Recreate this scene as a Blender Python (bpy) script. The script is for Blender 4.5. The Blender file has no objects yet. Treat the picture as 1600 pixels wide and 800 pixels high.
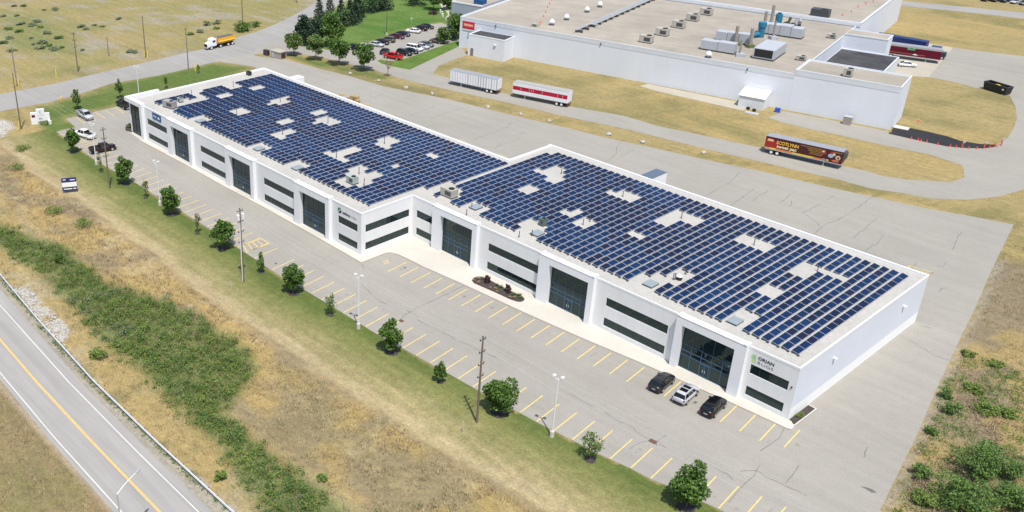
import bpy, math, random
import numpy as np
from mathutils import Vector, Matrix
random.seed(7)
SC = bpy.context.scene
COL = SC.collection
R_ = math.radians
# ------------------------------------------------------------------ camera model (measured from the photograph)
CAM_C = np.array([43.29367845, -114.21227998, 80.2312113])
CAM_F, CAM_PX, CAM_PY = 1514.2062816, 519.365714, 363.715394
CAM_R = np.array([[0.63451947, 0.77289009, -0.00509416],
                  [0.336734, -0.28236897, -0.89826387],
                  [-0.69569768, 0.56825054, -0.43942698]])
def at(u, v, z=0.0):
    """world point at height z seen at photo pixel (u, v)"""
    d = CAM_R.T @ np.array([(u - CAM_PX) / CAM_F, (v - CAM_PY) / CAM_F, 1.0])
    t = (z - CAM_C[2]) / d[2]
    p = CAM_C + t * d
    return (float(p[0]), float(p[1]), float(z))
def at2(u, v, z=0.0): return at(u, v, z)[:2]
def pix(pts, z=0.0): return [at2(u, v, z) for u, v in pts]
def zp(x0, y0, s, pts): return [(x0 + a / s, y0 + b / s) for a, b in pts]

# ------------------------------------------------------------------ materials
MATS = {}
def mat(name, base, rough=0.6, metal=0.0, var=0.0, scale=1.0, bump=0.0, ior=1.5, col2=None, detail=4.0, stretch=None, island=False, trans=0.0, coat=0.0):
    m = bpy.data.materials.new(name); m.use_nodes = True
    nt = m.node_tree; n = nt.nodes; l = nt.links
    b = n['Principled BSDF']
    b.inputs['Roughness'].default_value = rough
    b.inputs['Metallic'].default_value = metal
    b.inputs['IOR'].default_value = ior
    if coat: b.inputs['Coat Weight'].default_value = coat; b.inputs['Coat Roughness'].default_value = 0.04
    base = tuple(base) + (1.0,)
    b.inputs['Base Color'].default_value = base
    if island:
        g = n.new('ShaderNodeNewGeometry'); mx = n.new('ShaderNodeMix'); mx.data_type = 'RGBA'
        mx.inputs[6].default_value = base; mx.inputs[7].default_value = tuple(col2) + (1.0,)
        l.new(g.outputs['Random Per Island'], mx.inputs[0]); l.new(mx.outputs[2], b.inputs['Base Color'])
        csock = mx.outputs[2]
    elif var or col2:
        tc = n.new('ShaderNodeTexCoord'); ns = n.new('ShaderNodeTexNoise')
        src = tc.outputs['Object']
        if stretch:
            mp = n.new('ShaderNodeMapping'); mp.inputs['Scale'].default_value = stretch; l.new(src, mp.inputs[0]); src = mp.outputs[0]
        l.new(src, ns.inputs['Vector'])
        ns.inputs['Scale'].default_value = scale; ns.inputs['Detail'].default_value = detail; ns.inputs['Roughness'].default_value = 0.65
        cr = n.new('ShaderNodeValToRGB')
        c2 = tuple(col2) + (1.0,) if col2 else tuple(min(1, c * (1 + var)) for c in base[:3]) + (1.0,)
        c1 = base if col2 else tuple(c * (1 - var) for c in base[:3]) + (1.0,)
        cr.color_ramp.elements[0].position = 0.3; cr.color_ramp.elements[0].color = c1
        cr.color_ramp.elements[1].position = 0.7; cr.color_ramp.elements[1].color = c2
        l.new(ns.outputs['Fac'], cr.inputs['Fac']); l.new(cr.outputs['Color'], b.inputs['Base Color'])
        csock = cr.outputs['Color']
        if bump:
            bp = n.new('ShaderNodeBump'); bp.inputs['Strength'].default_value = bump; bp.inputs['Distance'].default_value = 0.05
            l.new(ns.outputs['Fac'], bp.inputs['Height']); l.new(bp.outputs[0], b.inputs['Normal'])
    else: csock = None
    if trans:
        tr = n.new('ShaderNodeBsdfTranslucent'); ad = n.new('ShaderNodeMixShader'); ad.inputs[0].default_value = trans
        if csock: l.new(csock, tr.inputs['Color'])
        else: tr.inputs['Color'].default_value = base
        out = n['Material Output']
        l.new(b.outputs[0], ad.inputs[1]); l.new(tr.outputs[0], ad.inputs[2]); l.new(ad.outputs[0], out.inputs['Surface'])
    MATS[name] = m
    return m
def layered(name, base, rough, layers, bump=None):
    """base colour multiplied by several noises: (scale, low, high, stretch, detail)"""
    m = bpy.data.materials.new(name); m.use_nodes = True
    nt = m.node_tree; n = nt.nodes; l = nt.links; b = n['Principled BSDF']
    b.inputs['Roughness'].default_value = rough
    tc = n.new('ShaderNodeTexCoord')
    if isinstance(base, str):
        a = n.new('ShaderNodeAttribute'); a.attribute_name = base; cur = a.outputs['Color']
    else:
        rgb = n.new('ShaderNodeRGB'); rgb.outputs[0].default_value = tuple(base) + (1.0,); cur = rgb.outputs[0]
    last = None
    for i, (sc, lo, hi, st, det) in enumerate(layers):
        ns = n.new('ShaderNodeTexNoise'); ns.inputs['Scale'].default_value = sc; ns.inputs['Detail'].default_value = det; ns.inputs['Roughness'].default_value = 0.7
        mp = n.new('ShaderNodeMapping'); l.new(tc.outputs['Object'], mp.inputs[0])
        if st: mp.inputs['Scale'].default_value = st[:3]; mp.inputs['Rotation'].default_value = (0, 0, st[3] if len(st) > 3 else 0)
        mp.inputs['Location'].default_value = (i * 13.7, i * 7.1, 0)
        l.new(mp.outputs[0], ns.inputs['Vector'])
        mr = n.new('ShaderNodeMapRange'); mr.inputs[1].default_value = 0.3; mr.inputs[2].default_value = 0.7; mr.inputs[3].default_value = lo; mr.inputs[4].default_value = hi
        l.new(ns.outputs['Fac'], mr.inputs[0])
        mx = n.new('ShaderNodeVectorMath'); mx.operation = 'SCALE'
        l.new(cur, mx.inputs[0]); l.new(mr.outputs[0], mx.inputs['Scale']); cur = mx.outputs[0]; last = ns
    l.new(cur, b.inputs['Base Color'])
    if bump:
        bp = n.new('ShaderNodeBump'); bp.inputs['Strength'].default_value = bump; bp.inputs['Distance'].default_value = 0.1
        l.new(last.outputs['Fac'], bp.inputs['Height']); l.new(bp.outputs[0], b.inputs['Normal'])
    b.inputs['Specular IOR Level'].default_value = 0.2
    MATS[name] = m
    return m

ASPH = layered('asphalt', (0.322, 0.305, 0.272), 0.9, [(0.035, 0.92, 1.06, None, 3), (0.30, 0.94, 1.05, (.12, 1.4, 1, -.09), 4), (0.8, .95, 1.03, None, 6), (5.0, 0.88, 1.12, None, 5)])
ROADM = layered('road_asphalt', (0.31, 0.30, 0.285), 0.9, [(0.05, 0.92, 1.07, None, 3), (0.5, 0.9, 1.08, (.05, 1.2, 1), 4), (6.0, 0.92, 1.08, None, 5)])
HWYM = layered('highway_asphalt', (0.335, 0.323, 0.305), 0.9, [(0.05, 0.94, 1.06, None, 3), (0.45, 0.85, 1.1, (.06, 1.6, 1, .02), 4), (6.0, 0.93, 1.07, None, 5)])
BLACKTOP = layered('fresh_blacktop', (0.03, 0.03, 0.034), 0.85, [(0.3, 0.85, 1.2, None, 4), (4.0, 0.8, 1.2, None, 4)])
CONC = layered('concrete', (0.54, 0.515, 0.46), 0.9, [(0.12, 0.93, 1.05, None, 4), (3.0, 0.95, 1.05, None, 4)])
CONC2 = layered('apron_concrete', (0.42, 0.385, 0.32), 0.9, [(0.12, 0.9, 1.06, None, 4), (3.0, 0.95, 1.05, None, 4)])
GRAVEL = layered('gravel', (0.33, 0.27, 0.23), 0.95, [(0.2, 0.85, 1.12, None, 4), (4.0, 0.8, 1.2, None, 5)])
GROUNDM = layered('ground_cover', 'cover', 0.95, [(0.9, 0.78, 1.18, None, 5), (3.2, 0.72, 1.26, (1, 1, 1), 4), (0.35, 0.9, 1.1, (.12, 1.6, 1, 0.06), 3)], bump=0.6)
LAWNM = layered('lawn_grass', (0.095, 0.16, 0.03), 0.95, [(0.15, 0.75, 1.3, None, 4), (2.0, 0.8, 1.2, None, 4)], bump=0.5)
ROOFM = layered('pale_gravel_roof', (0.445, 0.432, 0.402), 0.95, [(0.15, 0.93, 1.05, None, 3), (1.6, 0.88, 1.08, None, 5), (5.0, .9, 1.1, None, 3)])
WHROOF = layered('tan_gravel_roof', (0.36, 0.327, 0.277), 0.95, [(0.06, 0.80, 1.12, None, 5), (0.5, 0.93, 1.06, (.2, 1, 1, .2), 4), (3.0, 0.9, 1.1, None, 5)])
BLKROOF = layered('dark_roof_membrane', (0.055, 0.055, 0.06), 0.8, [(0.15, 0.7, 1.6, None, 5), (2.0, 0.9, 1.1, None, 4)])
WHITE = layered('white_wall_panel', (0.74, 0.745, 0.75), 0.8, [(0.2, 0.96, 1.03, (1, 1, .2), 3), (1.6, 0.955, 1.03, (1, 1, .12), 4), (4, .97, 1.03, None, 4)])
WHITE2 = mat('white_trim', (0.76, 0.77, 0.795), 0.6, var=0.02, scale=0.5)
LAV = layered('pale_lavender_panel', (0.66, 0.69, 0.76), 0.8, [(0.2, 0.97, 1.02, None, 3), (2.0, 0.98, 1.02, None, 4)])
WHWALL = layered('white_brick_wall', (0.69, 0.72, 0.78), 0.85, [(0.1, 0.96, 1.03, (1, 1, .15), 3), (2.0, 0.97, 1.03, None, 4)])
COPING = mat('pale_grey_coping', (0.62, 0.65, 0.70), 0.6, var=0.05, scale=0.4)
GLASS = mat('dark_glass', (0.010, 0.019, 0.021), 0.03, ior=1.62)
GLASS.node_tree.nodes['Principled BSDF'].inputs['Specular Tint'].default_value = (.62, .86, .84, 1)
MULL = mat('blue_mullion', (0.045, 0.095, 0.165), 0.4)
MULLD = mat('dark_window_frame', (0.02, 0.03, 0.045), 0.4)
PAINT_Y = layered('yellow_line_paint', (0.76, 0.57, 0.18), 0.8, [(2.0, 0.78, 1.12, None, 6)])
PAINT_O = layered('orange_line_paint', (0.70, 0.45, 0.17), 0.8, [(1.5, 0.82, 1.1, None, 6)])
PAINT_W = layered('white_line_paint', (0.64, 0.63, 0.60), 0.8, [(1.5, 0.82, 1.08, None, 6)])
PAINT_F = layered('faded_yellow_paint', (0.42, 0.36, 0.23), 0.85, [(1.0, 0.85, 1.1, None, 5)])
TAR = mat('tar_sealed_crack', (0.135, 0.125, 0.12), 0.8)
CURB = mat('brown_kerb_joint', (0.22, 0.17, 0.13), 0.9)  # even brown for the thin strip along the sidewalk's outer edge
PANELS = [mat('solar_cell_%s' % nme, c, 0.12, ior=1.5, var=0.12, scale=0.6) for nme, c in
          (('navy', (0.006, 0.013, 0.042)), ('blue', (0.006, 0.020, 0.068)), ('violet', (0.011, 0.013, 0.038)), ('bright', (0.007, 0.028, 0.086)))]
ALU = mat('aluminium_frame', (0.52, 0.55, 0.62), 0.4, metal=0.0)
STEEL = mat('galvanised_steel', (0.50, 0.52, 0.54), 0.45, metal=0.3, var=0.1, scale=2)
DGREY = mat('dark_grey_metal', (0.06, 0.062, 0.066), 0.5)
BLACK = mat('black_plastic', (0.015, 0.015, 0.016), 0.5)
RUBBER = mat('tyre_rubber', (0.018, 0.018, 0.019), 0.85)
HUBM = mat('wheel_rim', (0.55, 0.56, 0.58), 0.35, metal=0.4)
HUBW = mat('white_wheel_hub', (0.75, 0.75, 0.73), 0.5)
CARGLASS = mat('car_glass', (0.01, 0.012, 0.014), 0.04, ior=1.6)
REDL = mat('red_lamp', (0.16, 0.008, 0.012), 0.3)
CLEARL = mat('clear_lamp', (0.75, 0.76, 0.78), 0.2)
BEIGE = mat('beige_unit', (0.42, 0.40, 0.345), 0.6, var=0.06, scale=1.5)
GREENU = mat('grey_green_unit', (0.36, 0.42, 0.38), 0.6, var=0.06, scale=1.5)
DGREENU = mat('dark_green_unit', (0.12, 0.17, 0.15), 0.6, var=0.1, scale=1.5)
PALEU = mat('pale_grey_unit', (0.42, 0.44, 0.48), 0.55, var=0.05, scale=1.0)
TEAL = mat('teal_duct_paint', (0.02, 0.17, 0.27), 0.5, var=0.1, scale=1)
BROWNP = mat('weathered_stack_metal', (0.30, 0.27, 0.23), 0.6, var=0.15, scale=2)
SKYL = mat('skylight_dome', (0.27, 0.31, 0.34), 0.5, var=0.05, scale=1)
WOOD = mat('weathered_pole_wood', (0.16, 0.125, 0.10), 0.9, var=0.25, scale=2, stretch=(6, 6, .3))
WOODG = mat('grey_pole_wood', (0.20, 0.185, 0.175), 0.9, var=0.2, scale=2, stretch=(6, 6, .3))
PALLET = mat('raw_pine', (0.48, 0.36, 0.19), 0.85, var=0.25, scale=2)
LAMPW = mat('white_painted_steel', (0.70, 0.71, 0.72), 0.45)
YEL = mat('safety_yellow', (0.75, 0.56, 0.04), 0.5)
ORANGE = mat('cone_orange', (0.70, 0.09, 0.06), 0.5)
REDP = mat('sign_red', (0.55, 0.02, 0.05), 0.5)
BLUEP = mat('sign_blue', (0.01, 0.085, 0.24), 0.45)
NAVYP = mat('sign_navy', (0.015, 0.03, 0.14), 0.45)
GREENP = mat('sign_green', (0.30, 0.60, 0.22), 0.5)
DGREENP = mat('sign_dark_green', (0.06, 0.22, 0.12), 0.5)
INK = mat('dark_lettering', (0.025, 0.028, 0.05), 0.5)
INKW = mat('white_lettering', (0.82, 0.83, 0.82), 0.5)
INKY = mat('yellow_lettering', (0.78, 0.50, 0.05), 0.5)
INKC = mat('cream_lettering', (0.80, 0.72, 0.45), 0.5)
MULCH = mat('dark_mulch', (0.055, 0.045, 0.042), 0.95, var=0.35, scale=6)
STONE = mat('pale_boulder', (0.44, 0.425, 0.40), 0.85, var=0.15, scale=2, bump=0.4)
BARK = mat('tree_bark', (0.13, 0.10, 0.075), 0.95, var=0.3, scale=3)
LEAF = mat('maple_leaves', (0.036, 0.09, 0.015), 0.5, col2=(0.15, 0.26, 0.045), island=True, trans=0.25)
LEAF2 = mat('light_leaves', (0.07, 0.135, 0.03), 0.6, col2=(0.21, 0.30, 0.085), island=True, trans=0.25)
LEAFP = mat('pale_sapling_leaves', (0.12, 0.14, 0.06), 0.7, col2=(0.22, 0.22, 0.10), island=True, trans=0.2)
LEAFD = mat('dry_tree_leaves', (0.22, 0.17, 0.09), 0.7, col2=(0.36, 0.29, 0.16), island=True, trans=0.2)
NEEDLE = mat('conifer_needles', (0.014, 0.040, 0.018), 0.7, col2=(0.05, 0.095, 0.045), island=True, trans=0.1)
NEEDLED = mat('dark_evergreen_needles', (0.010, 0.030, 0.016), 0.7, col2=(0.035, 0.075, 0.035), island=True, trans=0.1)
BUSHL = mat('willow_shrub_leaves', (0.045, 0.105, 0.02), 0.7, col2=(0.19, 0.30, 0.07), island=True, trans=0.2)
BUSHB = mat('bright_weed_leaves', (0.09, 0.16, 0.025), 0.7, col2=(0.25, 0.33, 0.08), island=True, trans=0.2)
BUSHG = mat('grey_green_leaves', (0.10, 0.145, 0.07), 0.7, col2=(0.27, 0.32, 0.19), island=True, trans=0.2)
PURPLE = mat('purple_leaves', (0.035, 0.010, 0.018), 0.7, col2=(0.12, 0.035, 0.055), island=True, trans=0.15)
STRAW = mat('dry_grass_blades', (0.27, 0.20, 0.095), 0.9, col2=(0.56, 0.46, 0.26), island=True, trans=0.15)
STRAWB = mat('brown_weed_blades', (0.17, 0.125, 0.08), 0.9, col2=(0.38, 0.295, 0.20), island=True, trans=0.15)

# ------------------------------------------------------------------ mesh builder
class MB:
    def __init__(s): s.v = []; s.f = []; s.m = []
    def add(s, vs, fs, m=0):
        o = len(s.v); s.v += [tuple(p) for p in vs]
        for f in fs: s.f.append(tuple(i + o for i in f)); s.m.append(m)
    def poly(s, pts, m=0): s.add(pts, [tuple(range(len(pts)))], m)
    def box(s, x0, x1, y0, y1, z0, z1, m=0, top=None):
        if x0 > x1: x0, x1 = x1, x0
        if y0 > y1: y0, y1 = y1, y0
        v = [(x0, y0, z0), (x1, y0, z0), (x1, y1, z0), (x0, y1, z0), (x0, y0, z1), (x1, y0, z1), (x1, y1, z1), (x0, y1, z1)]
        s.add(v, [(3, 2, 1, 0), (0, 1, 5, 4), (1, 2, 6, 5), (2, 3, 7, 6), (3, 0, 4, 7)], m)
        s.add(v[4:], [(0, 1, 2, 3)], m if top is None else top)
    def obox(s, c, size, rz=0, m=0, top=None):
        k = len(s.v); x, y, z = size
        s.box(-x / 2, x / 2, -y / 2, y / 2, 0, z, m, top)
        cs, sn = math.cos(rz), math.sin(rz)
        s.v[k:] = [(c[0] + p[0] * cs - p[1] * sn, c[1] + p[0] * sn + p[1] * cs, c[2] + p[2]) for p in s.v[k:]]
    def prism(s, pts, z0, z1, m=0, top=None):
        a = sum(p[0] * q[1] - q[0] * p[1] for p, q in zip(pts, pts[1:] + pts[:1]))
        if a < 0: pts = pts[::-1]
        n = len(pts)
        v = [(x, y, z0) for x, y in pts] + [(x, y, z1) for x, y in pts]
        s.add(v, [(i, (i + 1) % n, (i + 1) % n + n, i + n) for i in range(n)], m)
        s.add(v[n:], [tuple(range(n))], m if top is None else top)
    def flat(s, pts, z, m=0):
        a = sum(p[0] * q[1] - q[0] * p[1] for p, q in zip(pts, pts[1:] + pts[:1]))
        if a < 0: pts = pts[::-1]
        s.poly([(x, y, z) for x, y in pts], m)
    def cyl(s, a, b, r0, r1=None, n=10, m=0, caps=True):
        r1 = r0 if r1 is None else r1
        a = Vector(a); b = Vector(b); d = (b - a).normalized()
        u = d.orthogonal().normalized(); w = d.cross(u)
        v = []
        for c, r in ((a, r0), (b, r1)):
            for i in range(n):
                t = 2 * math.pi * i / n; v.append(c + (u * math.cos(t) + w * math.sin(t)) * r)
        s.add(v, [(i, (i + 1) % n, (i + 1) % n + n, i + n) for i in range(n)], m)
        if caps: s.add(v, [tuple(range(n - 1, -1, -1)), tuple(range(n, 2 * n))], m)
    def tube(s, pts, rs, n=8, m=0):
        if not isinstance(rs, (list, tuple)): rs = [rs] * len(pts)
        for i in range(len(pts) - 1): s.cyl(pts[i], pts[i + 1], rs[i], rs[i + 1], n, m, True)
    def loft(s, rings, m=0, cap=True):
        n = len(rings[0]); o = len(s.v)
        for r in rings: s.v += [tuple(p) for p in r]
        for k in range(len(rings) - 1):
            for i in range(n):
                j = (i + 1) % n
                s.f.append((o + k * n + i, o + k * n + j, o + (k + 1) * n + j, o + (k + 1) * n + i)); s.m.append(m)
        if cap:
            s.f.append(tuple(o + i for i in range(n - 1, -1, -1))); s.m.append(m)
            s.f.append(tuple(o + (len(rings) - 1) * n + i for i in range(n))); s.m.append(m)
    def blob(s, c, rx, ry, rz, m=0, seed=0, rough=0.15, n=8, k=5):
        rr = random.Random(seed); rings = []
        for i in range(k + 1):
            ph = math.pi * (i + 0.12) / (k + 0.24) ; ring = []
            for j in range(n):
                t = 2 * math.pi * j / n; q = 1 + rr.uniform(-rough, rough)
                ring.append((c[0] + rx * q * math.sin(ph) * math.cos(t), c[1] + ry * q * math.sin(ph) * math.sin(t), c[2] - rz * q * math.cos(ph)))
            rings.append(ring)
        s.loft(rings, m)
    def card(s, c, size, rr, m=0, up=0.0, asp=0.7):
        d = Vector((rr.gauss(0, 1), rr.gauss(0, 1), rr.gauss(0, 1) + up)).normalized()
        e = d.orthogonal().normalized(); e.rotate(Matrix.Rotation(rr.uniform(0, 6.28), 3, d)); f = d.cross(e)
        a = e * size * 0.5; b = f * size * 0.5 * asp; c = Vector(c)
        s.add([c - a, c - b, c + a, c + b], [(0, 1, 2, 3)], m)
    def tri(s, a, b, c, m=0): s.add([a, b, c], [(0, 1, 2)], m)
    def build(s, name, mats, parent=None, loc=None, smooth=False, rz=0):
        me = bpy.data.meshes.new(name)
        me.from_pydata(s.v, [], s.f)
        mats = mats if isinstance(mats, (list, tuple)) else [mats]
        for mm in mats: me.materials.append(mm)
        if len(mats) > 1: me.polygons.foreach_set('material_index', s.m)
        if smooth: me.polygons.foreach_set('use_smooth', [True] * len(me.polygons))
        me.update()
        o = bpy.data.objects.new(name, me); COL.objects.link(o)
        if parent is not None: o.parent = parent
        if loc is not None: o.location = loc
        if rz: o.rotation_euler = (0, 0, rz)
        return o
def tag(o, label=None, cat=None, group=None, kind=None):
    if label: o['label'] = label
    if cat: o['category'] = cat
    if group: o['group'] = group
    if kind: o['kind'] = kind
    return o
def thing(name, label, cat, loc=(0, 0, 0), rz=0, group=None):
    o = bpy.data.objects.new(name, None); COL.objects.link(o); o.empty_display_size = 0.3
    o.location = loc; o.rotation_euler = (0, 0, rz)
    return tag(o, label, cat, group)
def copy_tree(o, parent=None):
    c = o.copy(); COL.objects.link(c)
    if parent is not None: c.parent = parent
    for ch in list(o.children): copy_tree(ch, c)
    return c
def struct(o): o['kind'] = 'structure'; return o
def text_geo(body, size, bold=0.0, space=1.0):
    cu = bpy.data.curves.new('lettering', 'FONT'); cu.body = body; cu.size = size; cu.offset = bold; cu.space_character = space; cu.resolution_u = 3
    ob = bpy.data.objects.new('lettering', cu); COL.objects.link(ob)
    bpy.context.view_layer.update()
    me = bpy.data.meshes.new_from_object(ob)
    vs = [tuple(v.co) for v in me.vertices]; fs = [tuple(p.vertices) for p in me.polygons]
    bpy.data.objects.remove(ob); bpy.data.meshes.remove(me)
    return vs, fs
def add_text(mb, body, size, fx, m=0, bold=0.0, width=None, space=1.0):
    """fx maps (x, y) of the lettering plane to a 3-D point"""
    vs, fs = text_geo(body, size, bold, space)
    if width:
        w = max(v[0] for v in vs) - min(v[0] for v in vs); k = width / w
    else: k = 1
    mb.add([fx(v[0] * k, v[1]) for v in vs], fs, m)

# ------------------------------------------------------------------ numpy noise + masks
def vnoise(x, y, seed=0):
    xi = np.floor(x).astype(np.int64); yi = np.floor(y).astype(np.int64); xf = x - xi; yf = y - yi
    def h(a, b):
        n = (a * 374761393 + b * 668265263 + seed * 974634777) & 0xffffffff
        n = ((n ^ (n >> 13)) * 1274126177) & 0xffffffff
        return ((n ^ (n >> 16)) & 0xffff) / 65535.0
    u = xf * xf * (3 - 2 * xf); v = yf * yf * (3 - 2 * yf)
    return (h(xi, yi) * (1 - u) + h(xi + 1, yi) * u) * (1 - v) + (h(xi, yi + 1) * (1 - u) + h(xi + 1, yi + 1) * u) * v
def fbm(x, y, s, seed=0, o=4):
    t = 0; a = 0.5; q = 0
    for i in range(o):
        t = t + a * vnoise(x / s, y / s, seed + i); q += a; a *= 0.55; s *= 0.5
    return t / q
def sstep(a, b, x):
    t = np.clip((x - a) / (b - a), 0, 1); return t * t * (3 - 2 * t)
def inside(x, y, poly):
    r = np.zeros(np.shape(x), bool); n = len(poly)
    for i in range(n):
        x0, y0 = poly[i]; x1, y1 = poly[(i + 1) % n]
        if y0 == y1: continue
        c = ((y0 > y) != (y1 > y)) & (x < (x1 - x0) * (y - y0) / (y1 - y0) + x0)
        r ^= c
    return r
def pdist(x, y, line, closed=False):
    d = np.full(np.shape(x), 1e9); n = len(line)
    for i in range(n if closed else n - 1):
        x0, y0 = line[i]; x1, y1 = line[(i + 1) % n]
        dx, dy = x1 - x0, y1 - y0; L = dx * dx + dy * dy + 1e-9
        t = np.clip(((x - x0) * dx + (y - y0) * dy) / L, 0, 1)
        d = np.minimum(d, np.hypot(x - x0 - t * dx, y - y0 - t * dy))
    return d
def sdist(x, y, poly):
    d = pdist(x, y, poly, True); return np.where(inside(x, y, poly), -d, d)
# ------------------------------------------------------------------ ground layout (photo outlines laid on the ground plane)
LOTEDGE_PX = [(148, 250), (212, 286), (250, 310), (325, 356), (422, 421), (482, 457), (532, 487), (585, 520), (630, 545), (677, 571), (727, 599), (800, 639), (837, 659), (894, 688), (936, 710), (985, 732), (1017, 749), (1050, 762), (1097, 784), (1132, 800)]
LOTEDGE = pix([(88, 206)] + LOTEDGE_PX) + [(12.0, -21.2), (22.0, -19.4)]
LOT_RIGHT = pix([(1375, 797), (1407, 732), (1434, 677), (1467, 600), (1485, 562), (1502, 525), (1522, 485), (1546, 430), (1560, 400), (1584, 351)])
LOT_BACK = pix([(1550, 344), (1450, 326), (1362, 307), (1300, 294), (1200, 270), (1100, 249), (1025, 232), (950, 216), (887, 200), (800, 180), (700, 155), (600, 135), (550, 120), (500, 107.5), (450, 94), (400, 87.5), (392, 84)])
LOT_LEFT = pix([(330, 94), (350, 97.5), (400, 105)]) + [(-158.6, 24.0), (-158.6, 8.0)] + pix([(206, 159.5), (180, 167), (140, 177), (103, 186), (118, 199)])
rx, ry = LOT_RIGHT[0]
LOT = LOTEDGE + [(27.0, -18.0), (28.0, -12.0)] + LOT_RIGHT + LOT_BACK + LOT_LEFT
HW = dict(rail=[(-150, -62.0), (-107.4, -65.5), (-88, -66.9), (-67.6, -67.9), (-50, -67.95), (-33.75, -67.7), (-5, -66.9), (25, -65.6)],
          rw=[(-150, -66.4), (-97.84, -69.4), (-70.4, -70.45), (-50, -70.6), (-35.7, -70.5), (-5, -69.9), (25, -68.8)],
          yl=[(-150, -70.4), (-87.6, -73.55), (-72.75, -74.0), (-55, -74.15), (-38.6, -74.05), (-5, -73.4), (25, -72.3)],
          lw=[(-150, -74.0), (-79.0, -77.1), (-60, -77.55), (-42.2, -77.55), (-5, -76.9), (25, -75.8)],
          rp=[(-150, -64.6), (-107.4, -67.0), (-67.6, -69.2), (-50, -69.35), (-33.75, -69.2), (-5, -68.6), (25, -67.5)],
          lp=[(-150, -74.7), (-79.0, -77.8), (-60, -78.25), (-42.2, -78.25), (-5, -77.6), (25, -76.5)])
SIDE_T = pix([(0, 147), (90, 130), (150, 115), (212, 101), (275, 86), (325, 75), (370, 58.5), (400, 50), (437, 35), (475, 15), (498, 0), (530, -22), (570, -55)])
SIDE_B = pix([(0, 174), (75, 160), (125, 147), (175, 130), (212, 124), (250, 117.5), (295, 107), (330, 98), (350, 95.5), (395, 86), (402, 76), (445, 62.5), (462, 51), (482, 30), (520, 14), (542, 0), (570, -22), (610, -55)])
SIDE = [(-206.5, -90.0)] + SIDE_T + SIDE_B[::-1] + [(-192.3, -90.0)]
GRID_HULL = (-460, 190, -165, 480)
def near_grid():
    xs = np.concatenate([np.arange(-460, -175, 4.0), np.arange(-175, 45, 0.8), np.arange(45, 195, 4.0)])
    ys = np.concatenate([np.arange(-165, -92, 4.0), np.arange(-92, -18, 0.8), np.arange(-18, 480, 3.0)])
    return xs, ys
DITCH = pix([(-60, 315), (0, 345), (60, 372), (110, 385), (170, 440), (250, 462), (300, 480), (340, 508), (392, 545), (402, 575), (385, 610), (360, 645), (430, 705), (500, 760), (590, 830), (440, 850), (390, 780), (330, 700), (255, 625), (195, 570), (150, 530), (105, 480), (70, 440), (40, 418), (0, 392), (-60, 350)])
ROCKS = pix([(20, 452), (44, 446), (62, 470), (88, 492), (112, 516), (100, 540), (84, 533), (66, 512), (44, 480)])
ROCKS2 = pix([(-40, 195), (0, 186), (18, 190), (22, 200), (4, 214), (-40, 240)])
GREENA = pix([(45, 166), (125, 149), (212, 125), (295, 108), (330, 99), (350, 99), (400, 106), (300, 140), (200, 160), (160, 172), (103, 187), (118, 199), (88, 206), (70, 208), (62, 195)])
GREENB = pix([(447, 62), (462, 52), (483, 32), (523, 14), (545, 0), (600, -40), (760, -40), (735, 20), (722, 62), (690, 36), (650, 44), (605, 57), (570, 66), (548, 71), (530, 80), (500, 80), (470, 72)])
GREENC = pix([(446, 86), (470, 88), (500, 94), (540, 103), (600, 118), (615, 122), (600, 124), (560, 117), (500, 104), (455, 93)])
GREEND = pix([(676, 115), (690, 106), (720, 95), (726, 91), (722, 96), (690, 112)])
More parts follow.
